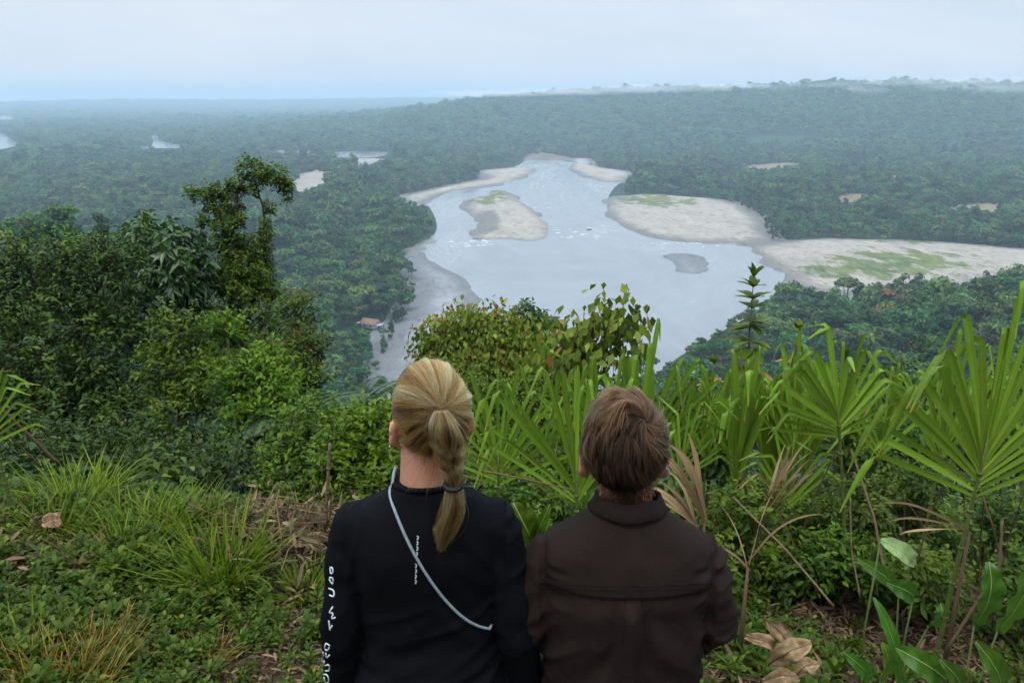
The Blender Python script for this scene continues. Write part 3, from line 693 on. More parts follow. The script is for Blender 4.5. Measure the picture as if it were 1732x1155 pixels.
def strap(name, parent, mat, p0, d0, L, wid, side, bend_at=.7, bend=9.0, sag=.5, segs=26, twist=0.0, loc=None):
    """one strap leaf that runs straight, then breaks over and hangs"""
    P = [np.asarray(p0, float)]; d = unit(d0); st = L / segs
    for q in range(segs):
        t = q / segs
        g = sag * st + bend * st * math.exp(-((t - bend_at) / .035) ** 2) + (sag * 3 * st if t > bend_at else 0)
        d = unit(d + np.array([0, 0, -g])); P.append(P[-1] + d * st)
    P = np.array(P); t = np.linspace(0, 1, segs + 1)
    w = wid * np.minimum(1, .45 + t * 2.2) * np.clip((1.02 - t) / .28, 0.02, 1) ** .8
    sd = np.tile(unit(side), (segs + 1, 1))
    if twist:
        U = unit(np.cross(sd, unit(np.gradient(P, axis=0)))); a = (twist * t)[:, None]; sd = sd * np.cos(a) + U * np.sin(a)
    V, Q, ti, ed = ribbon(P, w, sd)
    o0 = np.zeros(3) if loc is None else np.asarray(loc)
    o = mobj(name, V - o0, Q, mat, parent, True, {'tint': ti, 'edge': ed}); return o
def cane(label, ox, oy, y, n, lo, hi, L, wid, seed, yaw=0.0, base=None, lean=0.0, stemlen=.12, yel=0, low=.0, group='green cane fans on the bank', bend_at=.72):
    """wild cane: a stem carrying leaves in one flat fan"""
    rg = np.random.default_rng(seed)
    O = at(ox, oy, y)
    B = np.array([O[0] + lean, O[1] + .03, 0.]); B[2] = H(B[0], B[1]) - .03
    if base is not None: B = np.asarray(base)
    root = empty('wild_cane', B)
    tag(root, label, 'cane plant', group)
    sm = MB(); pts = np.linspace(0, 1, 8)[:, None] * (O - B) * 1.0 + np.array([0, 0, 0]); pts[:, 0] += np.sin(np.linspace(0, 3.1, 8)) * lean * .15
    top = O - B + unit(O - B) * stemlen
    pts = np.vstack([pts, top]); tube(sm, pts, np.linspace(.013, .007, 9), 8)
    for q in range(1, 8): tube(sm, pts[q] + np.array([[0, 0, -.004], [0, 0, .004]]), .0135, 8)
    sm.build('stem', STEM, root)
    cyw, syw = math.cos(yaw), math.sin(yaw)
    for q in range(n):
        t = q / (n - 1); a = math.radians(lo + (hi - lo) * t + rg.normal() * 2.5)
        f = abs(t - .5) * 2
        ax = unit(O - B); pl = unit(np.array([cyw, syw, 0.]) - ax * np.dot([cyw, syw, 0], ax))
        d = pl * math.sin(a) + ax * math.cos(a) + np.array([syw, -cyw, 0]) * rg.normal() * .10
        p0 = (O - B) + ax * (.6 * stemlen * (1 - f) - .45 * low * f ** 2)
        LL = L * (1.0 - .18 * f) * (.86 + .22 * rg.random())
        side = pl * math.cos(a) - ax * math.sin(a) + np.array([0, 1, 0]) * rg.normal() * .25
        mt = CANEYEL if q in range(yel) else CANE
        strap('leaf', root, mt, p0, d, LL, wid * (.85 + .3 * rg.random()), side, bend_at + rg.normal() * .07, 42 + 20 * rg.random(), .05 + .25 * f, twist=rg.normal() * .25)
    return root
cane('small cane fan with a thin stem just right of the blonde braid', 843, 800, 4.0, 21, -66, 62, .80, 0.0223, 1, .1, low=.16, yel=1)
cane('cane fan between the two heads with long leaves arching left', 975, 838, 3.7, 18, -58, 40, .98, 0.0253, 2, -.1, lean=.02, low=.14, yel=1)
cane('tall dense cane fan rising straight behind the brown-haired head', 1078, 775, 5.0, 27, -46, 52, 1.08, 0.0341, 3, .15, low=.2)
cane('upright cane clump right of the brown-haired head, nearest the dry leaves', 1244, 810, 4.6, 15, -13, 11, .98, 0.0536, 4, .3, low=.10, bend_at=.78)
cane('upright cane clump directly below the whorled sapling', 1300, 800, 4.9, 15, -13, 17, 1.05, 0.0558, 5, -.2, low=.1, bend_at=.78)
cane('cane clump behind the leaning cane, darker and half hidden', 1360, 790, 5.4, 14, -22, 22, 1.0, 0.0311, 8, .2, low=.1)
cane('leaning cane fan with a brown bent stem right of the sapling', 1418, 720, 3.9, 24, -70, 64, .60, 0.0253, 6, .0, lean=.16, low=.14)
cane('largest cane fan with broad leaves at the right edge', 1657, 800, 3.0, 25, -62, 60, .94, 0.0298, 7, .05, low=.24, stemlen=.16, lean=-.03)
cane('cane fan half hidden behind the largest fan', 1590, 770, 3.9, 17, -30, 30, .8, 0.0267, 9, .2, low=.1)
cane('cane fan at the left edge beside a leaning brown stalk', -12, 735, 3.9, 13, -10, 64, .42, 0.0163, 10, .0, low=.1, yel=2)
cane('low cane sprout behind the shoulder of the brown shirt', 1150, 800, 4.4, 14, -30, 62, .6, 0.0193, 12, .3, low=.12)

cane('slim cane fan rising just left of the tall sapling', 1195, 770, 5.2, 17, -30, 42, .95, 0.0267, 21, .1, low=.12)
cane('slim cane fan between the sapling and the leaning cane', 1345, 760, 4.7, 17, -34, 30, .85, 0.0253, 22, -.1, low=.12)
cane('pale cane fan right of the leaning cane fan', 1490, 760, 5.0, 17, -40, 40, .85, 0.0253, 23, .1, low=.14)
cane('cane fan with folded tips left of the brown-haired head', 1015, 800, 4.6, 17, -34, 18, 1.0, 0.0283, 24, .1, low=.12)
cane('short cane fan low in front of the upright clumps', 1330, 850, 4.1, 15, -50, 44, .55, 0.0193, 25, .0, low=.1, yel=2)
cane('narrow cane shoot at the right edge beyond the largest fan', 1745, 760, 4.2, 15, -40, 20, .8, 0.0253, 26, .0, low=.12)
# ---- leafy trees and shrubs
def foliage(name, label, cat, lobes, n, Ll, Wl, mat, style='spray', per=9, fill=.55, trunk=True, droop=.25, flat=True, group=None, bark=None, seed=0, clump=.2, tintup=.42, base=None, trad=.05, paths=None):
    global rng
    rng = np.random.default_rng(seed + 100)
    lobes = np.asarray(lobes, float)
    c = lobes[:, :3].mean(0)
    bx, by = (c[0], c[1]) if base is None else base
    B = np.array([bx, by, float(H(bx, by)) - .05])
    root = empty(name, B); tag(root, label, cat, group)
    cm = MB(); nc = max(8, n // per)
    C, nn, k = lobed(nc, lobes, fill)
    tw = unit(nn + np.array([0, 0, .5]) + rng.normal(size=(nc, 3)) * .45)
    ctint = np.clip(.38 + .20 * rng.normal(size=nc) + tintup * nn[:, 2], 0, 1)  # upward-facing clusters tinted lighter: skylight on the crown tops put into leaf colour
    idx = np.repeat(np.arange(nc), per); m = len(idx)
    tpos = np.tile(np.arange(per) / per, nc)
    sz = Ll * (.55 + .6 * rng.random(m))
    if style == 'hang':
        D = unit(np.array([0, 0, -1.0]) + rng.normal(size=(m, 3)) * .42 + nn[idx] * .35)
        P = C[idx] + rng.normal(size=(m, 3)) * Ll * 1.1
        NN = unit(nn[idx] + rng.normal(size=(m, 3)) * .5)
    elif style == 'whorl':
        a = tpos * 2.4 * per + rng.random(nc)[idx] * 6.28
        s1 = unit(np.cross(tw, rng.normal(size=(nc, 3)))); s2 = np.cross(tw, s1)
        D = unit(s1[idx] * np.cos(a)[:, None] + s2[idx] * np.sin(a)[:, None] + tw[idx] * (.25 + .7 * tpos[:, None]))
        P = C[idx] + tw[idx] * (tpos * Ll * .8)[:, None]; NN = unit(tw[idx] + rng.normal(size=(m, 3)) * .25)
    else:
        sgn = np.where(np.arange(m) % 2, 1, -1)[:, None]
        s1 = unit(np.cross(tw, np.array([0, 0, 1.]) + rng.normal(size=(nc, 3)) * .4))
        D = unit(s1[idx] * sgn + tw[idx] * .75 + rng.normal(size=(m, 3)) * .30)
        P = C[idx] + tw[idx] * ((tpos - .5) * Ll * per * .28)[:, None] + rng.normal(size=(m, 3)) * Ll * .15
        NN = unit(np.array([0, 0, 1.]) + nn[idx] * .6 + rng.normal(size=(m, 3)) * .5)
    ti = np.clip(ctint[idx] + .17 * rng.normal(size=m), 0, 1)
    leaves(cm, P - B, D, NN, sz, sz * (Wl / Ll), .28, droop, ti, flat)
    cm.build('crown', mat, root)
    if paths:
        tm = MB(); allp = []
        for pp in paths:
            Q_ = np.array([at(*w_) for w_ in pp]); Q_ = np.vstack([B + (Q_[0] - B) * .0, Q_]); tt_ = np.linspace(0, len(Q_) - 1, 24); Q_ = np.stack([np.interp(tt_, np.arange(len(Q_)), Q_[:, c_]) for c_ in range(3)], -1)
            Q_[1:-1] += rng.normal(size=(22, 3)) * .02
            tube(tm, Q_ - B, np.linspace(1, .18, 24) * trad, 7); allp.append(Q_)
        allp = np.concatenate(allp)
        for l in lobes:
            e = l[:3]; dq = np.linalg.norm(allp - e - [0, 0, -.15], axis=1); s0 = allp[np.argmin(dq)]
            tube(tm, np.array([s0, (s0 + e) / 2 + rng.normal(size=3) * .03, e]) - B, np.array([.3, .2, .08]) * trad, 5, cap=False)
            for _ in range(4):
                tip = e + unit(rng.normal(size=3)) * l[3:]; tube(tm, np.array([e, (e + tip) / 2 + rng.normal(size=3) * .02, tip]) - B, np.array([.1, .07, .03]) * trad, 4, cap=False)
        tm.build('trunk', bark or BARKD, root)
    elif trunk:
        tm = MB()
        low_ = lobes[np.argmin(lobes[:, 2])]; q0 = np.array([c[0], c[1], min(low_[2], c[2])])
        if q0[2] - B[2] < .3: q0[2] = B[2] + .3
        tp = np.array([B, B + (q0 - B) * .35 + rng.normal(size=3) * .05, B + (q0 - B) * .7 + rng.normal(size=3) * .06, q0])
        tube(tm, tp - B, np.array([1, .85, .7, .55]) * trad, 7)
        for l in lobes:
            e = l[:3]; s0 = tp[2] + (q0 - tp[2]) * rng.random()
            mid = (s0 + e) / 2 + rng.normal(size=3) * .08 * np.linalg.norm(e - s0)
            tube(tm, np.array([s0, mid, e]) - B, np.array([.5, .35, .12]) * trad, 5, cap=False)
            for _ in range(7):
                u_ = unit(rng.normal(size=3) + np.array([0, 0, .4])); tip = e + u_ * l[3:] * .95
                tube(tm, np.array([e + (mid - e) * .3 * rng.random(), (e + tip) / 2 + rng.normal(size=3) * .05 * l[3], tip]) - B, np.array([.14, .09, .035]) * trad, 4, cap=False)
        tm.build('trunk', bark or BARKD, root)
    return root
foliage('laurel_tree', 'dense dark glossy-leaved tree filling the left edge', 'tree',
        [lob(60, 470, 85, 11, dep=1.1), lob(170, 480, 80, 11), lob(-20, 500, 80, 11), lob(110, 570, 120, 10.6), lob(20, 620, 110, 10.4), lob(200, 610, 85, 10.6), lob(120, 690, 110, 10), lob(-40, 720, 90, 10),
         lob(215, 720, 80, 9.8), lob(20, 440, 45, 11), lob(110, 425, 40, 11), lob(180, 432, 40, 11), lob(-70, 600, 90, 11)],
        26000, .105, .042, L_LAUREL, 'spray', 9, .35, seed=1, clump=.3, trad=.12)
foliage('broadleaf_tree', 'tree with broad glossy drooping leaves behind the dark left tree', 'tree',
        [lob(255, 420, 45, 12.5), lob(300, 425, 35, 12.5), lob(235, 470, 45, 12.5), lob(290, 490, 48, 12.3), lob(325, 455, 30, 12.3), lob(260, 545, 50, 12)],
        3600, .19, .09, L_BLUE, 'whorl', 7, .5, seed=2, droop=.45, trad=.08)
foliage('vine_tree', 'tall slender tree draped in vines with an arching top, left of the river', 'tree',
        [lob(395, 400, 15, 12.9), lob(398, 425, 16, 12.9), lob(396, 455, 18, 12.8), lob(450, 400, 13, 12.9), lob(447, 440, 16, 12.9), lob(443, 480, 18, 12.8), lob(422, 470, 17, 12.8), lob(425, 432, 12, 12.9), lob(425, 284, 22, 13, dep=.8), lob(444, 296, 19, 13), lob(468, 298, 22, 13), lob(484, 314, 13, 13), lob(486, 338, 8, 13), lob(400, 312, 18, 13), lob(374, 320, 18, 13), lob(348, 326, 16, 13), lob(324, 328, 12, 13), lob(362, 346, 18, 13), lob(344, 372, 12, 13), lob(340, 398, 8, 13), lob(392, 346, 19, 13), lob(428, 322, 13, 13),
         lob(380, 378, 21, 12.9), lob(402, 372, 16, 12.9), lob(370, 410, 17, 12.9), lob(448, 380, 12, 13), lob(456, 352, 11, 13), lob(384, 436, 24, 12.9), lob(442, 420, 18, 12.9), lob(415, 410, 17, 13), lob(376, 474, 28, 12.8), lob(440, 462, 25, 12.8), lob(410, 490, 35, 12.7), lob(405, 450, 23, 12.8), lob(458, 490, 21, 12.8)],
        15000, .066, .038, L_MIX, 'spray', 6, .35, seed=3, droop=.35, trad=.05, base=tuple(at(405, 600, 12.6)[:2]),
        paths=[[(405, 560, 12.7), (398, 450, 12.8), (392, 380, 12.9), (400, 320, 13), (425, 290, 13), (470, 300, 13), (484, 318, 13)], [(415, 560, 12.7), (440, 470, 12.8), (450, 400, 12.9), (445, 345, 13), (430, 300, 13)], [(398, 560, 12.7), (385, 430, 12.9), (372, 360, 13), (345, 328, 13), (322, 329, 13)]])
foliage('vine_thicket', 'broad thicket of vines and olive leaves around the vine tree base', 'bush',
        [lob(395, 535, 46, 12.4), lob(455, 530, 36, 12.4), lob(345, 570, 50, 12.2), lob(420, 600, 62, 12), lob(490, 570, 40, 12), lob(365, 640, 60, 11.4), lob(470, 650, 56, 11.2), lob(330, 510, 26, 12.6)],
        9500, .078, .04, L_MIX, 'spray', 9, .35, seed=33, trad=.06)
foliage('olive_bush', 'olive-green bush right of the vine tree', 'bush', [lob(505, 520, 32, 11.5), lob(520, 575, 38, 11.3), lob(490, 615, 48, 11), lob(525, 640, 30, 11)], 3400, .09, .04, L_OLIVE, 'spray', 9, .4, seed=4)
foliage('bright_vine_shrub', 'yellow-green shrub below the vine tree trunk', 'bush', [lob(300, 560, 45, 9.6), lob(275, 620, 45, 9.4), lob(340, 640, 50, 9.2), lob(300, 700, 55, 9)], 4200, .085, .042, L_MID, 'spray', 9, .4, seed=5)
foliage('bright_shrub', 'bright green shrub in front of the vine tree base', 'bush', [lob(400, 640, 45, 8.6), lob(450, 620, 40, 8.8), lob(480, 670, 45, 8.4), lob(425, 705, 48, 8.2), lob(380, 560, 30, 9.5)], 3800, .10, .045, L_BRIGHT, 'spray', 9, .4, seed=6)
foliage('shaded_shrub', 'tangled dark shrub behind the grass tufts on the left', 'bush', [lob(250, 770, 70, 7.6), lob(340, 780, 65, 7.4), lob(160, 770, 65, 7.8), lob(70, 760, 65, 8), lob(420, 790, 60, 7.2)], 7000, .075, .034, L_LAUREL, 'spray', 9, .3, seed=7)
foliage('leafy_shrub', 'fine-leaved bush beside the upright bamboo stake', 'bush', [lob(500, 745, 55, 6.6), lob(545, 790, 48, 6.2), lob(480, 810, 50, 6.2), lob(530, 705, 40, 7)], 5200, .07, .032, L_MID, 'spray', 9, .35, seed=8)
foliage('round_shrub', 'round leafy shrub left of the blonde head', 'bush', [lob(600, 735, 52, 6.0), lob(645, 745, 42, 6.0), lob(580, 785, 48, 5.8), lob(640, 800, 50, 5.7), lob(665, 700, 30, 6.3)], 5400, .07, .035, L_BRIGHT, 'spray', 9, .35, seed=9)
foliage('dark_shrub', 'dark undergrowth bush behind the black shirt shoulder', 'bush', [lob(590, 850, 55, 5.6), lob(660, 850, 50, 5.4), lob(500, 855, 40, 5.8)], 3600, .065, .03, L_MID, 'spray', 9, .3, seed=10)
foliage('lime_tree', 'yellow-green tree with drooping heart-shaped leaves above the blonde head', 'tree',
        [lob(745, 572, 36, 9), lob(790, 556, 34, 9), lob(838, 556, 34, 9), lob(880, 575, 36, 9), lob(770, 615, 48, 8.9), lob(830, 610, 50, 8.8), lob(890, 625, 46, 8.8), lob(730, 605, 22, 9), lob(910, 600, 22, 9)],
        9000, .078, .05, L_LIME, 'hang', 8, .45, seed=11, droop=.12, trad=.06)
foliage('dark_round_tree', 'small dark tree standing against the water behind the lime tree', 'tree', [lob(895, 540, 24, 12), lob(915, 556, 24, 12), lob(880, 560, 20, 12), lob(935, 575, 24, 12)], 1500, .13, .06, L_BLUE, 'whorl', 7, .45, seed=12, trad=.06)
foliage('hanging_leaf_tree', 'slender tree with large hanging leaves in front of the water', 'tree',
        [lob(1025, 545, 24, 8), lob(1050, 540, 16, 8), lob(1000, 570, 26, 8), lob(965, 585, 30, 8), lob(1060, 570, 20, 8), lob(985, 620, 34, 8), lob(940, 625, 36, 8)], 1100, .13, .085, L_LIME, 'hang', 6, .5, seed=13, droop=.1, trad=.05)
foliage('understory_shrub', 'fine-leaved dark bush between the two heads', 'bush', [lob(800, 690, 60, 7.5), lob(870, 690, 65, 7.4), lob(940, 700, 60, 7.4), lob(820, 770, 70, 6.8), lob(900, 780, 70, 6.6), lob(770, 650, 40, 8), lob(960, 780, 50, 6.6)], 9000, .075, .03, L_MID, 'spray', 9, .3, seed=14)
foliage('understory_shrub', 'leafy bush low between the black and brown shirts', 'bush', [lob(860, 850, 55, 5.4), lob(930, 850, 55, 5.4), lob(900, 920, 55, 4.9)], 4000, .06, .028, L_HERB, 'spray', 9, .3, seed=15)

# whorled sapling against the river
def sapling(label, base_px, top_px, y, whorls, Ll, seed, yel):
    global rng
    rng = np.random.default_rng(seed)
    A = at(*base_px, y); T_ = at(*top_px, y); B = np.array([A[0], A[1], float(H(A[0], A[1])) - .03])
    root = empty('sapling', B); tag(root, label, 'sapling')
    P = np.array([B, (B + A) / 2 + [.03, 0, 0], A, (A * .6 + T_ * .4) + [-.02, 0, 0], T_]) - B
    sm = MB(); tube(sm, P, [.016, .013, .010, .007, .003], 7); sm.build('stem', STEMB, root)
    for q in range(whorls):
        t = q / (whorls - 1); c = (A + (T_ - A) * np.clip(.05 + .95 * t + rng.normal() * .03, 0, 1)) - B
        for k in range(7 if q < whorls - 1 else 9):
            a = k * 2.4 + q + rng.normal() * .3; el = -.25 + 1.0 * t * (1 if q < whorls - 1 else 1.4) + rng.normal() * .15
            d = np.array([math.cos(a) * math.cos(el), math.sin(a) * math.cos(el), math.sin(el)])
            LL = Ll * (1.05 - .35 * t) * (.8 + .4 * rng.random()); tt = np.linspace(0, 1, 8)
            path = c + d * (tt * LL)[:, None] + np.array([0, 0, -1.]) * (tt ** 2 * LL * .22)[:, None]
            w = LL * .36 * np.sin(np.clip(tt * .93 + .05, 0, 1) * math.pi) ** .8 + .002
            V, Q, ti, ed = ribbon(path, w, np.tile(np.cross(d, [0, 0, 1.]), (8, 1)), .12)
            mobj('leaf', V, Q, L_YELL if (q < 2 and rng.random() < yel) else L_MID, root, True, {'tint': np.clip(.62 + .2 * rng.normal() + 0 * ti, 0, 1), 'edge': ed})
    return root
sapling('upright sapling with whorled leaves standing against the river', (1268, 640), (1275, 468), 6.5, 10, .22, 3, .5)
sapling('short sapling with yellow leaves right of the tall sapling', (1352, 640), (1350, 562), 6.0, 4, .16, 4, .6)
sapling('sapling with orange-yellow leaves left of the largest cane fan', (1425, 680), (1428, 606), 5.6, 4, .17, 5, .8)
sapling('small yellow-leaved sapling left of the tall sapling', (1205, 690), (1208, 612), 6.0, 3, .13, 6, .8)
# palm fronds on the slope
def palm(label, cx, cy, y, n, L, seed):
    global rng
    rng = np.random.default_rng(seed); O = at(cx, cy, y); B = np.array([O[0], O[1], float(H(O[0], O[1]))])
    root = empty('palm', B); tag(root, label, 'palm'); sm = MB(); tube(sm, np.array([[0, 0, 0], (O - B) * .5 + [.04, 0, 0], O - B]), [.06, .055, .05], 8); sm.build('trunk', BARKD, root)
    for q in range(n):
        a = q * 2.4 + rng.random() * .4; el = .95 - .9 * (q / n) + rng.normal() * .1
        d = np.array([math.cos(a) * math.cos(el), math.sin(a) * math.cos(el), math.sin(el)]); P = [O - B]; 
        for s in range(12): d = unit(d + np.array([0, 0, -.10])); P.append(P[-1] + d * L / 12)
        P = np.array(P); fm = MB(); tube(fm, P, np.linspace(.012, .003, 13), 5, .3)
        sd = unit(np.cross(unit(np.gradient(P, axis=0)), [0, 0, 1.])); m = 26
        tt = np.linspace(.12, .99, m); PP = np.stack([np.interp(tt * 12, np.arange(13), P[:, c]) for c in range(3)], -1); SS = np.stack([np.interp(tt * 12, np.arange(13), sd[:, c]) for c in range(3)], -1); TT = np.stack([np.interp(tt * 12, np.arange(13), np.gradient(P, axis=0)[:, c]) for c in range(3)], -1)
        for s in (-1, 1):
            D = unit(SS * s + unit(TT) * .7 + np.array([0, 0, -.15])); ll = L * .34 * np.sin(np.clip(tt, .1, .97) * math.pi) ** .6
            leaves(fm, PP, D, np.tile([0, 0, 1.], (m, 1)) + rng.normal(size=(m, 3)) * .15, ll, .035, .2, .25, np.clip(.5 + .2 * rng.normal(size=m), 0, 1))
        fm.build('frond', L_BLUE, root)
palm('small palm with arching fronds left of the blonde head', 600, 700, 8.6, 12, .75, 1)
palm('feathery palm below the olive bush', 520, 705, 8.2, 9, .75, 2)
palm('small palm partly hidden behind the blonde head', 652, 705, 8.8, 10, .65, 4)

# ---- right-hand undergrowth shrubs
RS = [(1210, 900, 4.2, 'L_HERB'), (1290, 900, 4.3, 'L_HERB'), (1370, 880, 4.4, 'L_MID'), (1450, 860, 4.3, 'L_HERB'), (1530, 850, 4.4, 'L_MID'), (1610, 900, 4.2, 'L_MID'), (1700, 880, 4.3, 'L_HERB'),
      (1400, 950, 3.8, 'L_HERB'), (1490, 960, 3.7, 'L_MID'), (1570, 980, 3.7, 'L_HERB'), (1320, 960, 3.9, 'L_MID'), (1200, 760, 5.6, 'L_MID'), (1460, 760, 5.8, 'L_MID'), (1540, 740, 6.0, 'L_HERB'), (1700, 760, 5.6, 'L_MID'),
      (1640, 720, 6.4, 'L_MID'), (1380, 700, 7.0, 'L_MID'), (1160, 690, 7.2, 'L_LAUREL'), (1270, 690, 7.2, 'L_LAUREL'), (1060, 680, 7.8, 'L_LAUREL'), (1560, 660, 8.5, 'L_LAUREL'), (1690, 650, 8.5, 'L_LAUREL'), (1470, 670, 8.6, 'L_LAUREL'), (1200, 985, 3.6, 'L_HERB'), (1755, 970, 3.6, 'L_MID')]
DESC = ['right of the brown shirt sleeve', 'behind the dry cane leaves', 'below the upright cane clumps', 'below the leaning cane fan', 'left of the largest cane fan', 'under the largest cane fan', 'at the right edge under the big fan',
        'behind the leaning pale stalk', 'beside the pale torn leaf', 'left of the broad upright leaves', 'above the curled dead leaves', 'behind the dry cane leaves by the brown sleeve', 'behind the leaning cane fan', 'left behind the largest fan', 'behind the largest fan at the right edge',
        'high behind the largest fan', 'below the orange-leaved sapling', 'left of the tall sapling', 'directly under the tall sapling', 'behind the tall dense cane fan', 'farther down left of the largest fan', 'farther down behind the largest fan', 'farther down right of the leaning fan', 'beside the elbow of the brown shirt', 'low at the right edge']
for q, (x, yy, d, mt) in enumerate(RS):
    s = pxm(x, yy, d); r = 46 if d < 5 else 52
    lb = [lob(x + rng.normal() * 14, yy + rng.normal() * 14, r * (.8 + .4 * rng.random()), d + rng.normal() * .15) for _ in range(4)]
    foliage('undergrowth_shrub', ('dark ' if mt == 'L_LAUREL' else 'leafy green ') + 'undergrowth shrub ' + DESC[q], 'shrub', lb, 1900 if d < 5 else 1500, .05 if d < 5 else .075, .022 if d < 5 else .034, MATS[{'L_HERB': 'herb_leaf', 'L_MID': 'mid_green_leaf', 'L_LAUREL': 'laurel_leaf'}[mt]],
            'spray', 9, .3, seed=200 + q, group='undergrowth shrubs on the right', trad=.012, flat=d > 5)

# ---- low shrubs covering the slope below the bank (a mass)
SHRUB = bpy.data.collections.new('shrub_prototypes')
for q, mt in enumerate((L_MID, L_LAUREL, L_OLIVE, F_GREEN)):
    rng = np.random.default_rng(300 + q); cm = MB()
    lbs = [(rng.normal() * .35, rng.normal() * .35, .5 + .35 * rng.random(), .45, .45, .38) for _ in range(6)]
    C, nn, k = lobed(900, lbs, .4); m = len(C)
    leaves(cm, C, unit(np.cross(nn, rng.normal(size=(m, 3))) + nn * .4), unit(nn + [0, 0, .6] + rng.normal(size=(m, 3)) * .4), .13, .06, .3, .2, np.clip(.4 + .25 * rng.normal(size=m), 0, 1), True)
    SHRUB.objects.link(bpy.data.objects.new('slope_shrub_%d' % q, cm.mesh('slope_shrub', mt)))
rng = np.random.default_rng(31)
SP = np.concatenate([jgrid(6.6, 26, 1.0, 42), jgrid(26, 100, 2.2, 40)])
dd = np.hypot(SP[:, 0], SP[:, 1]); n = len(SP)
ss = (.8 + .6 * rng.random(n)) * np.where(dd > 26, 2.0, 1.0)
r3 = np.zeros((n, 3)); r3[:, 2] = rng.random(n) * 6.28
o = instancer('slope_scrub', SHRUB, np.stack([SP[:, 0], SP[:, 1], H(SP[:, 0], SP[:, 1]) - .1], -1), r3, np.repeat(ss[:, None], 3, 1), rng.integers(0, 4, n))
tag(o, 'green scrub covering the steep slope below the bank', 'scrub')

# ---- ground cover of small leafy plants
HERB = bpy.data.collections.new('herb_prototypes')
for q in range(6):
    rng = np.random.default_rng(400 + q); cm = MB()
    if q < 4:
        nl = 11 + q * 2; a = np.arange(nl) * 2.4; el = .15 + .9 * np.arange(nl) / nl
        D = np.stack([np.cos(a) * np.cos(el), np.sin(a) * np.cos(el), np.sin(el)], -1); hh = .02 + .06 * np.arange(nl) / nl
        P = np.stack([0 * a, 0 * a, hh], -1) + D * .008
        leaves(cm, P, D, np.tile([0, 0, 1.], (nl, 1)) + rng.normal(size=(nl, 3)) * .2, (.040 + .004 * q) * (.7 + .6 * rng.random(nl)), .014 + .003 * q, .25, .3, np.clip(.5 + .25 * rng.normal(size=nl), 0, 1))
        tube(cm, np.array([[0, 0, -.02], [.003, 0, .04], [0, 0, .085]]), [.0025, .002, .001], 4, .2)
    else:                                  # scrap of dry litter
        nl = 7; a = rng.random(nl) * 6.28; D = np.stack([np.cos(a), np.sin(a), rng.normal(size=nl) * .15 + .05], -1)
        leaves(cm, rng.normal(size=(nl, 3)) * [.05, .05, .006] + [0, 0, .012], D, np.tile([0, 0, 1.], (nl, 1)) + rng.normal(size=(nl, 3)) * .5, .085 * (.5 + .8 * rng.random(nl)), .016, .4, .1, rng.random(nl))
    HERB.objects.link(bpy.data.objects.new('herb_%d' % q, cm.mesh('herb', L_HERB if q < 4 else L_BROWN)))
rng = np.random.default_rng(41)
n = 26000
gy = 1.0 + 4.4 * rng.random(n) ** .85; gx = (rng.random(n) * 2 - 1) * (1.0 + gy * .78)
den = fbm2(gx, gy, 1.1, 55, 3); lit = fbm2(gx, gy, 1.7, 77, 3)
brown = (np.hypot((gx + 1.15) / .75, (gy - 3.9) / .55) < 1) | ((gx > .55) & (np.hypot((gx - .95) / .6, (gy - 2.5) / .6) < 1)) | ((gx > 1.3) & (gy > 2.3))
pick = np.where(((rng.random(n) < .10) | ((lit > .35) & (rng.random(n) < .5)) | (brown & (rng.random(n) < .42))), rng.integers(4, 6, n), rng.integers(0, 4, n))
keep = (rng.random(n) < np.where(pick > 3, .9, smooth(-.75, .0, den)))
keep &= ~((np.abs(gx + .18) < .22) & (np.abs(gy - 1.55) < .2)) & ~((np.abs(gx - .245) < .22) & (np.abs(gy - 1.55) < .2))
gx, gy, pick = gx[keep], gy[keep], pick[keep]; n = len(gx)
sc_ = (.6 + .8 * rng.random(n) ** 1.5) * (1 + .35 * fbm2(gx, gy, 2.2, 91, 2)); r3 = rng.normal(size=(n, 3)) * .22; r3[:, 2] = rng.random(n) * 6.28
o = instancer('ground_cover', HERB, np.stack([gx, gy, H(gx, gy)], -1), r3, np.repeat(sc_[:, None], 3, 1), pick)
tag(o, 'low leafy plants and dry litter carpeting the bank', 'ground cover')

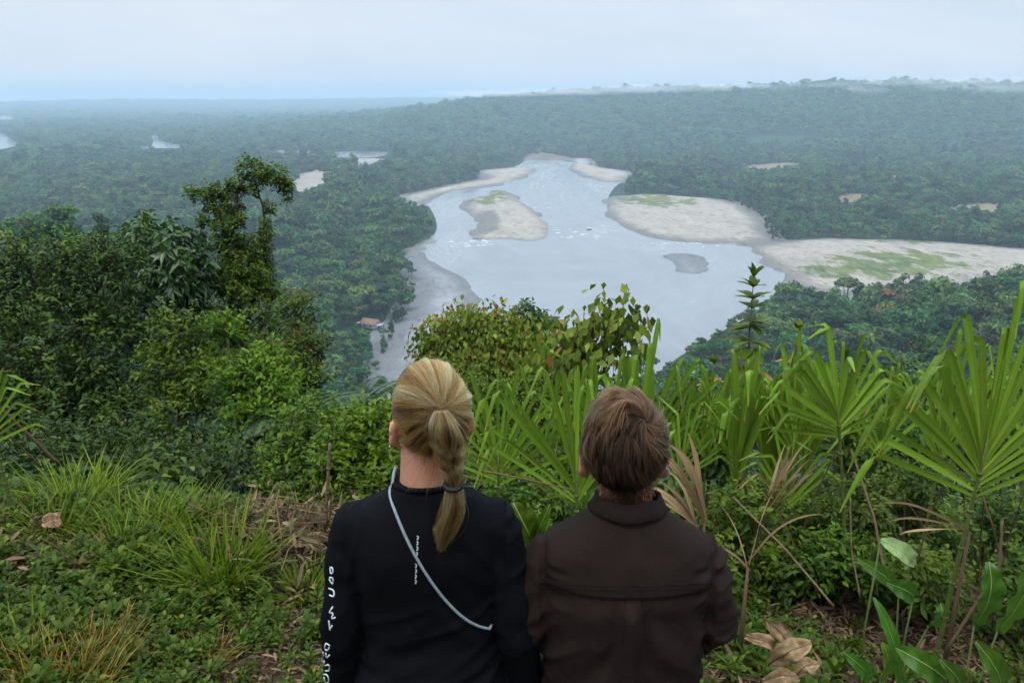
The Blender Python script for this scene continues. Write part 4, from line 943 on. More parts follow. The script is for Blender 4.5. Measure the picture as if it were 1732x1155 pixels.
# ---- grass tufts
G_GREEN = leafmat('grass_blade', [(0, (0.0412, 0.0823, 0.0031)), (.5, (0.1046, 0.1819, 0.0063)), (1, (0.2083, 0.2760, 0.0146))], .45, .35, .1)
G_DRY = leafmat('dry_grass_blade', [(0, (.10, .09, .012)), (.5, (.24, .16, .03)), (1, (.42, .25, .06))], .6, .3, .1)
def tuft(label, px_, py_, y, n, L, mat, seed, spread=.12, wid=.0075, lean=(0, 0)):
    global rng
    rng = np.random.default_rng(seed); p = hit(px_, py_); B = np.array([p[0], p[1], float(H(p[0], p[1])) - .01])
    mb = MB(); S = 7; t = np.linspace(0, 1, S)
    a = rng.random(n) * 6.28; r0 = spread * rng.random(n) ** .5
    b0 = np.stack([np.cos(a) * r0, np.sin(a) * r0, 0 * a], -1); a2 = a + rng.normal(size=n) * .7
    el = np.clip(1.4 - .5 * rng.random(n) - r0 / spread * .25, .45, 1.5)
    d = np.stack([np.cos(a2) * np.cos(el) + lean[0], np.sin(a2) * np.cos(el) + lean[1], np.sin(el)], -1)
    LL = 1.08 * L * (.4 + .7 * rng.random(n)); dr = .08 + .50 * rng.random(n) ** 1.5
    P = b0[:, None] + d[:, None] * (t[None] * LL[:, None])[..., None]; P[..., 2] -= (t[None] ** 2.2) * (LL * dr)[:, None]
    sd = unit(np.cross(d, np.tile([0, 0, 1.], (n, 1)) + rng.normal(size=(n, 3)) * .3)); w = wid * (.6 + .8 * rng.random(n))[:, None] * np.array([.7, 1, 1, .9, .75, .5, .08])[None]
    V = np.stack([P - sd[:, None] * w[..., None] * .5, P + sd[:, None] * w[..., None] * .5], 2).reshape(-1, 3)
    i = (np.arange(n)[:, None] * S + np.arange(S - 1)[None]).reshape(-1, 1) * 2
    Q = np.concatenate([i, i + 1, i + 3, i + 2], 1)
    ti = np.repeat(np.clip(.5 + .25 * rng.normal(size=n), 0, 1), S * 2) + np.tile(np.repeat(t * .25 - .1, 2), n)
    mb.add(V, None, Q, np.clip(ti, 0, 1)); o = mb.build('grass_tuft', mat); o.location = B
    tag(o, label, 'grass tuft', 'grass tufts on the bank'); return o
tuft('long green grass tuft at the left edge under the leaning stalk', 60, 838, 4.3, 420, .42, G_GREEN, 1, .26)
tuft('green grass tuft farthest back beside the leaning stalk foot', 130, 862, 4.2, 300, .40, G_GREEN, 2, .2)
tuft('small green grass tuft in front of the left edge tuft', 95, 905, 3.75, 220, .30, G_GREEN, 3, .15)
tuft('bushy green grass tuft in the middle of the left bank', 240, 915, 3.75, 420, .36, G_GREEN, 4, .19)
tuft('loose arching grass tuft left of the tallest tuft', 195, 960, 3.4, 110, .34, G_GREEN, 5, .16)
tuft('tallest green grass tuft nearest the dry brush heap', 372, 985, 3.35, 430, .42, G_GREEN, 6, .16)
tuft('thin grass tuft behind the tallest tuft', 330, 910, 3.9, 120, .40, G_GREEN, 7, .14)
tuft('small grass tuft beside the black sleeve', 520, 1010, 3.2, 200, .24, G_GREEN, 8, .10)
tuft('yellow dry grass tuft in the bottom left corner', 95, 1175, 2.5, 420, .26, G_DRY, 9, .2, .0045)
tuft('orange dry grass tuft right of the corner tuft', 165, 1130, 2.65, 200, .24, G_DRY, 10, .12, .0045)
tuft('sparse yellowing grass tuft near the bottom, left of the black shirt', 330, 1130, 2.7, 120, .17, G_DRY, 11, .13, .004)
tuft('green grass tuft in the bottom left corner behind the dry one', 20, 1130, 2.7, 160, .24, G_GREEN, 12, .15)
tuft('wispy grass clump below the upright canes', 1240, 880, 4.2, 160, .42, G_GREEN, 13, .2)
tuft('wispy grass clump left of the upright canes', 1170, 760, 4.6, 200, .55, G_GREEN, 14, .2, .009)
tuft('fine grass clump behind the leaning cane fan', 1500, 800, 4.8, 160, .5, G_GREEN, 15, .25, .008)

# ---- dry stalks, stake and litter
def stick(name, label, cat, pts, rad, mat, group=None, nodes=0):
    P = np.array([at(*p) for p in pts]); mb = MB(); t = np.linspace(0, len(P) - 1, 14); Q = np.stack([np.interp(t, np.arange(len(P)), P[:, c]) for c in range(3)], -1)
    Q += np.random.default_rng(len(label)).normal(size=Q.shape) * rad * .10
    tube(mb, Q - Q[0], np.linspace(rad, rad * .75, 14), 7)
    for k in range(nodes):
        q = Q[int((k + 1) * 13 / (nodes + 1))] - Q[0]; T_ = unit(Q[-1] - Q[0]); tube(mb, np.array([q - T_ * .006, q + T_ * .006]), rad * 1.18, 7)
    o = mb.build(name, mat); o.location = Q[0]; tag(o, label, cat, group); return o
stick('bamboo_stake', 'thin upright bamboo stake left of the black shirt', 'stake', [(547, 935, 3.9), (553, 840, 3.9), (558, 750, 3.9)], .011, STEMB, nodes=4)
stick('dry_stalk', 'thick brown stalk leaning down from the left edge', 'stalk', [(100, 785, 4.3), (40, 728, 4.2), (-20, 672, 4.1)], .011, L_BROWN)
stick('dry_stalk', 'thinner brown stalk just under the leaning one at the left edge', 'stalk', [(70, 790, 4.3), (25, 745, 4.2), (-20, 705, 4.1)], .006, L_BROWN)
stick('dry_stalk', 'pale thin stalk slanting across the right undergrowth', 'stalk', [(1410, 1025, 3.0), (1330, 930, 3.2), (1240, 840, 3.5)], .0055, STEMB)
stick('dry_stalk', 'thin upright stalk below the leaning cane fan', 'stalk', [(1455, 1010, 3.2), (1440, 930, 3.3), (1438, 840, 3.4)], .005, STEMB)
stick('dry_stalk', 'bent brown stalk right of the leaning cane stem', 'stalk', [(1500, 990, 3.3), (1480, 880, 3.5), (1440, 760, 3.8)], .007, L_BROWN)
stick('dry_stalk', 'reddish stalk behind the broad upright leaf', 'stalk', [(1600, 1100, 2.9), (1690, 960, 2.95), (1695, 880, 3.0)], .008, L_BROWN)
stick('dry_stalk', 'long thin straw bent behind the black shoulder', 'stalk', [(770, 835, 3.5), (850, 860, 3.5), (935, 890, 3.4)], .005, L_BROWN)
stick('dry_stalk', 'pinkish straw lying across the cane between the heads', 'stalk', [(820, 797, 3.6), (880, 808, 3.6), (968, 828, 3.6)], .005, L_BROWN)
rgs = np.random.default_rng(66)
for q in range(16):
    x0 = 1230 + 500 * rgs.random(); y0 = 880 + 130 * rgs.random(); dd = 3.2 + 1.2 * rgs.random(); hgt_ = 60 + 120 * rgs.random(); ln = rgs.normal() * 45
    stick('dry_stalk', 'hair-thin dry stalk standing in the tangled right undergrowth', 'stalk', [(x0, y0, dd), (x0 + ln * .4, y0 - hgt_ * .5, dd), (x0 + ln, y0 - hgt_, dd + .1 * rgs.normal())], .0022 + .0028 * rgs.random(), L_BROWN, 'thin dry stalks in the right undergrowth')
def brush_heap():
    global rng
    rng = np.random.default_rng(77)
    c = hit(490, 925); B = np.array([c[0], c[1], float(H(c[0], c[1]))]); root = empty('brush_heap', B); tag(root, 'heap of brown dry stalks and dead leaves left of the black shirt', 'brush heap')
    for q in range(170):
        a = rng.normal() * .55 + (0 if rng.random() < .5 else 2.0); L_ = .12 + .38 * rng.random(); p = np.array([rng.normal() * .26, rng.normal() * .13, .02 + .16 * rng.random() ** 2])
        d = np.array([math.cos(a), math.sin(a) * .6, rng.normal() * .28 - .05]); sag = np.array([0, 0, -.04 * rng.random()]); mb = MB()
        tube(mb, np.array([p - d * L_ / 2, p - sag, p + d * L_ / 2]), .0018 + .0035 * rng.random() ** 2, 4, rng.random(), cap=False); mb.build('stick', L_BROWN, root)
    mb = MB(); n = 700; P = rng.normal(size=(n, 3)) * [.34, .2, .045] + [0, 0, .07]
    leaves(mb, P, rand_dirs(n), rand_dirs(n, .8), .12 * (.4 + rng.random(n)), .022, .5, .1, rng.random(n))
    o = mb.build('dead_leaves', L_BROWN, root); o['kind'] = 'stuff'
    for q in range(9):
        x = 440 + 13 * q + rng.normal() * 6; p = hit(x, 905); pz = float(H(p[0], p[1])); mb = MB()
        tube(mb, np.array([[0, 0, 0], [rng.normal() * .02, 0, .12], [rng.normal() * .05, 0, .2 + .14 * rng.random()]]), [.006, .005, .003], 5, rng.random())
        o = mb.build('dry_stalk', L_BROWN); o.location = (p[0], p[1], pz); tag(o, 'short upright dead stalk standing in the brush heap', 'stalk', 'dead stalks in the brush heap')
brush_heap()
# dried cane leaves
def dry_fan(label, ox, oy, y, n, lo, hi, L, wid, seed, bend_at=.6):
    rg = np.random.default_rng(seed); O = at(ox, oy, y); B = np.array([O[0], O[1], float(H(O[0], O[1]))]); root = empty('dry_cane_leaves', B); tag(root, label, 'dry leaves', 'dry cane leaves on the right')
    sm = MB(); tube(sm, np.array([[0, 0, 0], (O - B) * .5, O - B]), [.012, .010, .006], 6, .4); sm.build('stem', L_BROWN, root)
    for q in range(n):
        a = math.radians(lo + (hi - lo) * q / max(1, n - 1) + rg.normal() * 3); d = np.array([math.sin(a), rg.normal() * .12, math.cos(a)])
        strap('leaf', root, CANEDRY, O - B + rg.normal(size=3) * .008, d, L * (.75 + .4 * rg.random()), wid * (.6 + .6 * rg.random()), np.array([math.cos(a), rg.normal() * .5, -math.sin(a)]), bend_at + .1 * rg.normal(), 4, 1.0, twist=rg.normal() * 1.4)
dry_fan('pale dry cane leaves arching beside the brown-haired neck', 1192, 880, 3.3, 8, -26, -12, .46, .020, 1)
dry_fan('lower pale dry leaves just above the brown shoulder', 1178, 890, 3.2, 6, -48, -22, .32, .018, 2)
dry_fan('brown dried leaf bundle below the upright cane clumps', 1288, 880, 3.9, 9, 6, 30, .46, .02, 3, .85)
dry_fan('dry arching straw leaves right of the brown sleeve', 1265, 960, 3.2, 4, -40, 30, .42, .010, 4, .45)
dry_fan('reddish dry leaves on the stem of the largest cane', 1640, 900, 2.95, 3, -75, -55, .36, .014, 5, .8)
# broad leaves
def broad_leaf(root, p0, p1, wid, bow, mat, seed, tear=0.0, name='leaf', facing=(0, -1, .45)):
    rg = np.random.default_rng(seed); p0 = np.asarray(p0, float); p1 = np.asarray(p1, float); t = np.linspace(0, 1, 16)
    path = p0 + (p1 - p0) * t[:, None] + np.asarray(bow) * (np.sin(t * math.pi))[:, None]
    T_ = unit(np.gradient(path, axis=0)); side = unit(np.cross(T_, unit(facing)))
    prof = np.clip(np.sin(np.clip(t * .96 + .03, 0, 1) * math.pi), 0, 1) ** .55; w = wid * prof
    U = np.cross(side, T_); cols = np.linspace(-1, 1, 9)
    V = path[:, None] + side[:, None] * (cols[None] * w[:, None] * .5)[..., None] + U[:, None] * ((np.abs(cols)[None] ** 1.5) * .16 * w[:, None] + .012 * wid / .1 * np.sin(t * 23 + seed)[:, None] * np.abs(cols)[None] + rg.normal(size=(16, 9)) * tear * wid)[..., None]
    i = np.arange(15)[:, None] * 9; j = np.arange(8)[None]; Q = np.stack([i + j, i + j + 1, i + 10 + j, i + 9 + j], -1).reshape(-1, 4)
    if tear:
        Q = Q[rg.random(len(Q)) > .12]
    o = mobj(name, V.reshape(-1, 3), Q, mat, root, True, {'tint': np.clip(.5 + .18 * np.sin(np.repeat(t, 9) * 60 + np.abs(np.tile(cols, 16)) * 9), 0, 1)})
    mb = MB(); tube(mb, path + U * .001, np.linspace(.0045, .0015, 16) * wid / .1 * .8, 5); mb.build('midrib', RIB, o); return o
RIB = plainmat('pale_midrib', (.30, .40, .14), .5, (.22, .33, .10), 20)
L_BROAD = leafmat('broad_leaf', [(0, (0.032, 0.091, 0.009)), (.5, (0.058, 0.152, 0.015)), (1, (0.102, 0.220, 0.025))], .35, .3, .15, .5)
L_PALE = leafmat('pale_torn_leaf', [(0, (.16, .26, .09)), (.5, (.24, .36, .14)), (1, (.32, .44, .2))], .5, .3, .05)
def broad_plant(label, leaves_, y, name='broadleaf_plant', mat=None):
    pts = [at(a[0], a[1], y) for a, b, w in leaves_]; c = np.mean(pts, 0); B = np.array([c[0], c[1], float(H(c[0], c[1]))])
    root = empty(name, B); tag(root, label, 'broad-leaved plant')
    for q, (a, b, w) in enumerate(leaves_):
        P0 = at(a[0], a[1], y + .02 * q) - B; P1 = at(b[0], b[1], y - .06 - .03 * q) - B
        broad_leaf(root, P0, P1, w, np.array([0, -.05, .03]), mat or L_BROAD, q + len(label))
        sm = MB(); tube(sm, np.array([[rng.normal() * .02, 0, 0], P0 * .5 + [0, .02, 0], P0]), [.006, .005, .004], 5); sm.build('stalk', STEM, root)
broad_plant('plant with two broad upright leaves with pale midribs, low at the right edge', [((1648, 1055), (1672, 950), .10), ((1688, 1065), (1752, 925), .115)], 2.75)
broad_plant('plant with wide leaves spreading over the bottom right ground', [((1600, 1150), (1515, 1095), .095), ((1690, 1175), (1650, 1085), .085), ((1620, 1170), (1590, 1115), .07)], 2.5)
broad_plant('upright narrow broad-leaved shoot left of the wide leaves', [((1520, 1155), (1478, 1010), .05), ((1490, 1150), (1492, 1085), .05), ((1470, 1150), (1430, 1105), .06)], 2.6)
broad_plant('dark broad-leaved shoot in the right undergrowth', [((1570, 1060), (1590, 1020), .07), ((1520, 1000), (1450, 945), .07), ((1545, 1010), (1500, 985), .09)], 3.1)
broad_plant('plant with a broad torn light-green leaf between the two people', [((905, 925), (868, 850), .12), ((895, 930), (930, 852), .05)], 3.0, mat=L_MID)
rt = broad_plant('single pale torn leaf hanging in the right undergrowth', [((1490, 912), (1545, 955), .07)], 2.9, mat=L_PALE)
# curled dead leaves on the ground
def dead_leaf(label, pts, wid, seed, tw=2.2, cup=.55):
    P = dense_path(np.array([at(*p) for p in pts]), 22); B = np.array([P[0][0], P[0][1], float(H(P[0][0], P[0][1]))]); P = P - B
    t = np.linspace(0, 1, 22); T_ = unit(np.gradient(P, axis=0)); sd = unit(np.cross(T_, [.1, -.8, .7])); U = np.cross(sd, T_)
    a_ = (.5 * tw * (t - .4))[:, None]; sd = sd * np.cos(a_) + U * np.sin(a_); U = np.cross(sd, T_); cols = np.linspace(-1, 1, 13)
    w = wid * .75 * np.sin(np.clip(t * .93 + .05, 0, 1) * math.pi) ** .55
    q = np.stack(np.meshgrid(t * 5, cols * 1.4, [seed * 3.1], indexing='ij'), -1)[:, :, 0]
    ew = 1 + .22 * noise3(q * [1.6, 0, 1] + 4, seed)
    V = P[:, None] + sd[:, None] * (cols[None] * w[:, None] * ew)[..., None] + U[:, None] * (wid * (.17 * fbm(q, seed, 3) + .22 * cup * np.abs(cols)[None] ** 1.6))[..., None]
    i = np.arange(21)[:, None] * 13; j = np.arange(12)[None]; Q = np.stack([i + j, i + j + 1, i + 14 + j, i + 13 + j], -1).reshape(-1, 4)
    e = empty('dead_leaf', B); tag(e, label, 'dead leaf'); mobj('blade', V.reshape(-1, 3), Q, L_DRY, e, True, {'tint': np.clip(.55 + .5 * fbm(q * 2.3, seed + 5, 3), 0, 1).ravel()})
    mb = MB(); tube(mb, V[:, 6], np.linspace(.0025, .001, 22), 5, .3); mb.build('midrib', L_BROWN, e)
def dense_path(P, n):
    t = np.linspace(0, len(P) - 1, n); Q = np.stack([np.interp(t, np.arange(len(P)), P[:, c]) for c in range(3)], -1)
    for _ in range(3): Q[1:-1] = .25 * Q[:-2] + .5 * Q[1:-1] + .25 * Q[2:]
    return Q
dead_leaf('curled dead tan leaf arching up beside the brown sleeve', [(1340, 1100, 2.5), (1322, 1070, 2.48), (1296, 1048, 2.46)], .042, 1)
dead_leaf('large crumpled dead leaf lying right of the brown shirt', [(1300, 1125, 2.42), (1335, 1100, 2.36), (1372, 1088, 2.38)], .052, 2, 1.2)
dead_leaf('folded dead leaf below the large crumpled one', [(1335, 1150, 2.36), (1362, 1125, 2.33), (1385, 1122, 2.36)], .034, 3)
dead_leaf('narrow dead leaf lying at the bottom edge right of the brown shirt', [(1290, 1150, 2.3), (1325, 1140, 2.28), (1352, 1148, 2.3)], .03, 4, 1.5)
dead_leaf('tan dead leaf hanging over the stalks above the crumpled ones', [(1262, 1075, 2.6), (1300, 1085, 2.5), (1322, 1110, 2.5)], .035, 5)
dead_leaf('flat dead leaf among the green leaves on the left bank', [(72, 884, 3.66), (86, 878, 3.66), (102, 888, 3.66)], .05, 6, .5)
# ------------------------------------------------------------------ people
from mathutils.bvhtree import BVHTree
rng = np.random.default_rng(91)
def ell(mb, c, r, rot=None, sub=3):
    b = bmesh.new(); bmesh.ops.create_icosphere(b, subdivisions=sub, radius=1.0)
    V = np.array([v.co[:] for v in b.verts]) * np.asarray(r); T = np.array([[v.index for v in f.verts] for f in b.faces]); b.free()
    if rot is not None: V = V @ np.array(rot).T
    mb.add(V + np.asarray(c), T)
def loft(mb, rings, n=40, p=2.4):
    """rings: (z, half width, half depth, centre y)"""
    a = np.arange(n) * 2 * math.pi / n; ca, sa = np.cos(a), np.sin(a)
    sx = np.sign(ca) * np.abs(ca) ** (2 / p); sy = np.sign(sa) * np.abs(sa) ** (2 / p)
    V = np.concatenate([np.stack([sx * w, sy * d + cy_, 0 * a + z], -1) for z, w, d, cy_ in rings]); m = len(rings)
    i = np.arange(m - 1)[:, None] * n; j = np.arange(n)[None]; k = (j + 1) % n
    Q = np.stack([i + j, i + k, i + n + k, i + n + j], -1).reshape(-1, 4)
    V = np.concatenate([V, [[0, rings[0][3], rings[0][0]], [0, rings[-1][3], rings[-1][0]]]])
    jj = np.arange(n); kk = (jj + 1) % n
    T = np.concatenate([np.stack([kk, jj, 0 * jj + m * n], -1), np.stack([(m - 1) * n + jj, (m - 1) * n + kk, 0 * jj + m * n + 1], -1)])
    mb.add(V, T, Q)
def dense(P, n=24):
    """smooth path through points"""
    P = np.asarray(P, float); t = np.linspace(0, len(P) - 1, n); i = np.clip(np.floor(t).astype(int), 0, len(P) - 2); f = (t - i)[:, None]
    p0 = P[np.clip(i - 1, 0, None)]; p1 = P[i]; p2 = P[i + 1]; p3 = P[np.clip(i + 2, None, len(P) - 1)]
    return .5 * (2 * p1 + (p2 - p0) * f + (2 * p0 - 5 * p1 + 4 * p2 - p3) * f ** 2 + (3 * p1 - p0 - 3 * p2 + p3) * f ** 3)
def limb(mb, P, r, n=14):
    Q = dense(np.column_stack([P, r]), 20); tube(mb, Q[:, :3], Q[:, 3], n)
    ell(mb, Q[0, :3], [Q[0, 3]] * 3, sub=2); ell(mb, Q[-1, :3], [Q[-1, 3]] * 3, sub=2)
def voxel(mb, size, it=6, fac=.5):
    V, F, A = mb.arrays(); me = fast_mesh('tmp', V, F); o = bpy.data.objects.new('tmp', me); COL.objects.link(o)
    m = o.modifiers.new('r', 'REMESH'); m.mode = 'VOXEL'; m.voxel_size = size; m.use_smooth_shade = True
    s = o.modifiers.new('s', 'SMOOTH'); s.iterations = it; s.factor = fac
    dg = bpy.context.evaluated_depsgraph_get(); ev = o.evaluated_get(dg); em = ev.to_mesh()
    nv = len(em.vertices); V = np.empty(nv * 3, np.float32); em.vertices.foreach_get('co', V); Nn = np.empty(nv * 3, np.float32); em.vertices.foreach_get('normal', Nn)
    nl = len(em.loops); L = np.empty(nl, np.int32); em.loops.foreach_get('vertex_index', L)
    Q = L.reshape(-1, 4).copy(); ev.to_mesh_clear(); bpy.data.objects.remove(o); bpy.data.meshes.remove(me)
    return V.reshape(-1, 3).astype(float), Q, Nn.reshape(-1, 3).astype(float)
def rotz(a): return np.array([[math.cos(a), -math.sin(a), 0], [math.sin(a), math.cos(a), 0], [0, 0, 1.]])
SKIN = plainmat('skin', (.50, .27, .19), .5, (.42, .21, .145), 9, .0006, .4, 400)
SKIN.node_tree.nodes['Principled BSDF'].inputs['Subsurface Weight'].default_value = .12
SKIN.node_tree.nodes['Principled BSDF'].inputs['Subsurface Radius'].default_value = (.01, .004, .002)
def cloth(name, col, rough, weave, col2=None, wr=.018):
    m = plainmat(name, col, rough, col2 or tuple(c * .8 for c in col), 14, weave, .07, 700)
    nt = m.node_tree; b0 = [x for x in nt.nodes if x.type == 'BUMP'][0]; tcx = [x for x in nt.nodes if x.type == 'TEX_COORD'][0]
    mpx = N(nt, 'ShaderNodeMapping'); mpx.inputs['Scale'].default_value = (1.0, 1.0, .55); mpx.inputs['Rotation'].default_value = (0, .6, 0); nt.links.new(tcx.outputs['Object'], mpx.inputs[0])
    nw = N(nt, 'ShaderNodeTexNoise', inp={'Scale': 16., 'Detail': 3., 'Roughness': .5, 'Distortion': .5}); nt.links.new(mpx.outputs[0], nw.inputs['Vector'])
    b1 = N(nt, 'ShaderNodeBump', inp={'Strength': .9, 'Distance': wr}); nt.links.new(nw.outputs['Fac'], b1.inputs['Height']); nt.links.new(b1.outputs[0], b0.inputs['Normal'])
    p = m.node_tree.nodes['Principled BSDF']; p.inputs['Sheen Weight'].default_value = 0.0
    return m
BLACK = cloth('black_jersey', (.0042, .0048, .0065), .8, .0003, None, .005); BROWN = cloth('brown_cotton', (.021, .0143, .0128), .9, .0008, None, .010)
JEANS = cloth('dark_trousers', (.03, .035, .045), .8, .0006); KHAKI = cloth('khaki_trousers', (.12, .10, .07), .8, .0006); SHOE = plainmat('shoe_leather', (.06, .045, .03), .6)
PRINT = plainmat('white_print', (.62, .72, .74), .6, (.52, .62, .65), 30); EYE = plainmat('eye_white', (.75, .75, .74), .2); LACE = plainmat('black_band', (.01, .01, .012), .6)
def hair_material(name, stops, rough=.35):
    m, nt = newmat(name); o = N(nt, 'ShaderNodeOutputMaterial'); p = N(nt, 'ShaderNodeBsdfHairPrincipled')
    p.parametrization = 'COLOR'; p.inputs['IOR'].default_value = 1.28; p.inputs['Roughness'].default_value = rough; p.inputs['Radial Roughness'].default_value = .4
    a = N(nt, 'ShaderNodeAttribute', attribute_name='tint'); r = ramp(nt, stops); nt.links.new(a.outputs['Fac'], r.inputs[0]); nt.links.new(r.outputs[0], p.inputs['Color']); nt.links.new(p.outputs[0], o.inputs[0]); return m
BLOND = hair_material('blonde_hair', [(0, (.040, .018, .006)), (.35, (.20, .080, .020)), (.65, (.58, .245, .062)), (1, (.88, .46, .16))])
BRUN = hair_material('brown_hair', [(0, (.004, .0018, .0008)), (.45, (.026, .012, .0048)), (.75, (.082, .038, .014)), (1, (.15, .072, .028))], .5)
BLOND_B = plainmat('blonde_roots', (.20, .12, .05), .7); BRUN_B = plainmat('brown_roots', (.02, .013, .009), .8)
def hair(name, S, rad, tint, mat, parent, taper=.35):
    """S (n,m,3) strands"""
    n, m = S.shape[:2]; hc = bpy.data.hair_curves.new(name); hc.add_curves([m] * n)
    hc.points.foreach_set('position', np.ascontiguousarray(S, np.float32).ravel())
    a = hc.attributes.get('radius') or hc.attributes.new('radius', 'FLOAT', 'POINT')
    rr = (np.zeros(n) + rad)[:, None] * np.interp(np.linspace(0, 1, m), [0, .7, 1], [1, 1, taper])[None]
    a.data.foreach_set('value', np.ascontiguousarray(rr, np.float32).ravel())
    b = hc.attributes.new('tint', 'FLOAT', 'POINT'); b.data.foreach_set('value', np.ascontiguousarray(np.clip(np.repeat(tint[:, None], m, 1), 0, 1), np.float32).ravel())
    hc.materials.append(mat); o = bpy.data.objects.new(name, hc); COL.objects.link(o); o.parent = parent; return o
def hand(mb, wrist, dirv, palm_n, thumb_side, s=1.0):
    d = unit(dirv); n_ = unit(np.asarray(palm_n) - d * np.dot(palm_n, d)); sd = np.cross(d, n_) * thumb_side
    W_ = np.asarray(wrist); M = np.stack([sd, n_, d], 1)
    ell(mb, W_ + d * .05 * s, (.038 * s, .016 * s, .055 * s), M, 2)
    for k, (off, L_) in enumerate(((.027, .068), (.009, .076), (-.009, .072), (-.026, .056))):
        b0 = W_ + d * .088 * s + sd * off * s; b1 = b0 + d * L_ * .5 * s - n_ * .010 * s * -1; b2 = b0 + d * L_ * .92 * s + n_ * .028 * s
        limb(mb, np.array([W_ + d * .05 * s + sd * off * .8 * s, b0, b1, b2]), np.array([.010, .0095, .0085, .007]) * s, 8)
    t0 = W_ + d * .02 * s + sd * .03 * s; limb(mb, np.array([t0, t0 + (d * .03 + sd * .025 + n_ * .008) * s, t0 + (d * .065 + sd * .028 + n_ * .02) * s]), np.array([.013, .011, .008]) * s, 8)
def head_shape(mb, hx, yaw, male):
    M = rotz(yaw); c = np.asarray(hx); k = 1.05 if male else 1.0
    def e(p, r, sub=3): ell(mb, c + M @ (np.array(p) * k), np.array(r) * k, M, sub)
    e((0, -.010, .008), (.0725, .094, .090)); e((0, .030, -.05), (.056, .060, .066)); e((0, .045, -.088), (.036, .040, .026))
    e((0, .082, -.012), (.045, .012, .012)); e((0, .097, -.040), (.011, .018, .022), 2); e((0, .108, -.052), (.012, .013, .010), 2)
    e((0, .088, -.080), (.023, .010, .006), 2); e((0, .086, -.088), (.020, .010, .007), 2); e((.037, .070, -.045), (.018, .018, .016), 2); e((-.037, .070, -.045), (.018, .018, .016), 2)
    for s in (-1, 1):
        R_ = M @ rotz(s * .55)
        ell(mb, c + M @ (np.array([s * .0765, -.008, -.032]) * k), np.array([.0055, .017, .030]) * k, R_, 3)
        a = np.linspace(.4, 5.6, 12); ring = np.stack([0 * a + s * .006, np.cos(a) * .0155 - .003, np.sin(a) * .027], -1) @ rotz(s * .55).T + np.array([s * .0772, -.010, -.032])
        tube(mb, c + (ring * k) @ M.T, .0045 * k, 6)
        ell(mb, c + M @ (np.array([s * .074, -.004, -.058]) * k), np.array([.007, .008, .010]) * k, M, 2)
def place(local, B, s): return np.asarray(local) * s + B

# ---------------- woman
def scalp_samples(n, c, r, M, ok):
    out_ = []
    while sum(len(q) for q in out_) < n:
        u_ = unit(rng.normal(size=(n * 2, 3))); out_.append(u_[ok(u_)])
    return np.concatenate(out_)[:n]
def slerp(a, b, t):
    om = np.arccos(np.clip((a * b).sum(-1), -.999999, .999999))[..., None, None]; t = t[..., None] if t.ndim == 1 else t
    return (np.sin((1 - t) * om) * a[..., None, :] + np.sin(t * om) * b[..., None, :]) / np.sin(om)
WY = 1.57
wx = -.188; wz = float(H(wx, WY)); wtop = at(727, 612, WY)[2]
WS = (wtop - wz) / 1.682
WB = np.array([wx, WY, wz])
woman = empty('person', WB); woman.scale = (WS, WS, WS)
tag(woman, 'person with a blonde braided ponytail in a black long-sleeved shirt, seen from behind', 'person')
wyaw = .40; WH = np.array([.012, .0, 1.572]); WM = rotz(wyaw)
mb = MB(); head_shape(mb, WH, wyaw, False)
limb(mb, np.array([[0, -.025, 1.34], [0, -.022, 1.42], [.006, -.008, 1.50]]), np.array([.060, .053, .054]))
loft(mb, [(.80, .16, .11, -.01), (.90, .165, .115, -.015), (1.0, .14, .095, 0), (1.08, .133, .088, 0), (1.2, .15, .095, 0), (1.28, .155, .092, -.01), (1.33, .135, .07, -.015), (1.365, .10, .055, -.02), (1.40, .06, .045, -.022)])
for s in (-1, 1):
    limb(mb, np.array([[s * .135, -.015, 1.310], [s * .172, -.025, 1.19], [s * .195, -.03, 1.06], [s * .207, .0, .94], [s * .214, .035, .83]]), np.array([.036, .034, .031, .029, .024]))
    hand(mb, (s * .214, .038, .815), (0, .12, -1), (-s, 0, 0), 1 if s < 0 else -1, .92)
    limb(mb, np.array([[s * .085, 0, .86], [s * .088, .015, .66], [s * .09, .01, .47], [s * .092, -.02, .30], [s * .092, -.02, .08]]), np.array([.088, .072, .052, .05, .034]))
    ell(mb, (s * .095, .055, .038), (.042, .115, .036))
V, Q, Nn = voxel(mb, .0052, 5)
mobj('body', V, Q, SKIN, woman)
for s in (-1, 1):
    m2 = MB(); ell(m2, WH + WM @ np.array([s * .031, .078, -.022]), (.012, .012, .012), sub=2); m2.build('eye', EYE, woman)
# black shirt
mb = MB()
loft(mb, [(.83, .172, .128, -.01), (.90, .176, .128, -.01), (.98, .160, .114, 0), (1.06, .148, .105, 0), (1.14, .152, .107, 0), (1.22, .164, .110, -.003), (1.29, .172, .108, -.01), (1.335, .166, .094, -.015), (1.365, .142, .080, -.02), (1.392, .104, .068, -.022), (1.415, .074, .060, -.022), (1.428, .062, .056, -.022)], 60, 2.3)
for s in (-1, 1):
    limb(mb, np.array([[s * .142, -.015, 1.318], [s * .172, -.022, 1.22], [s * .194, -.032, 1.07], [s * .206, .0, .95], [s * .214, .034, .835]]), np.array([.056, .049, .045, .042, .034]), 20)
V, Q, Nn = voxel(mb, .0055, 8)
def ridged(p, s): return 1 - np.abs(noise3(p, s)) * 2
def fold(V, ang, f1, f2, amp, s):
    ca, sa = math.cos(ang), math.sin(ang); a = V[:, 0] * ca + V[:, 2] * sa; b = -V[:, 0] * sa + V[:, 2] * ca
    w = noise3(np.stack([a * 4, b * 4, V[:, 1] * 3], -1), s + 9) * .35
    return amp * ridged(np.stack([a * f1 + w, b * f2 + w, V[:, 1] * 6], -1), s)
back = smooth(.02, -.05, V[:, 1])
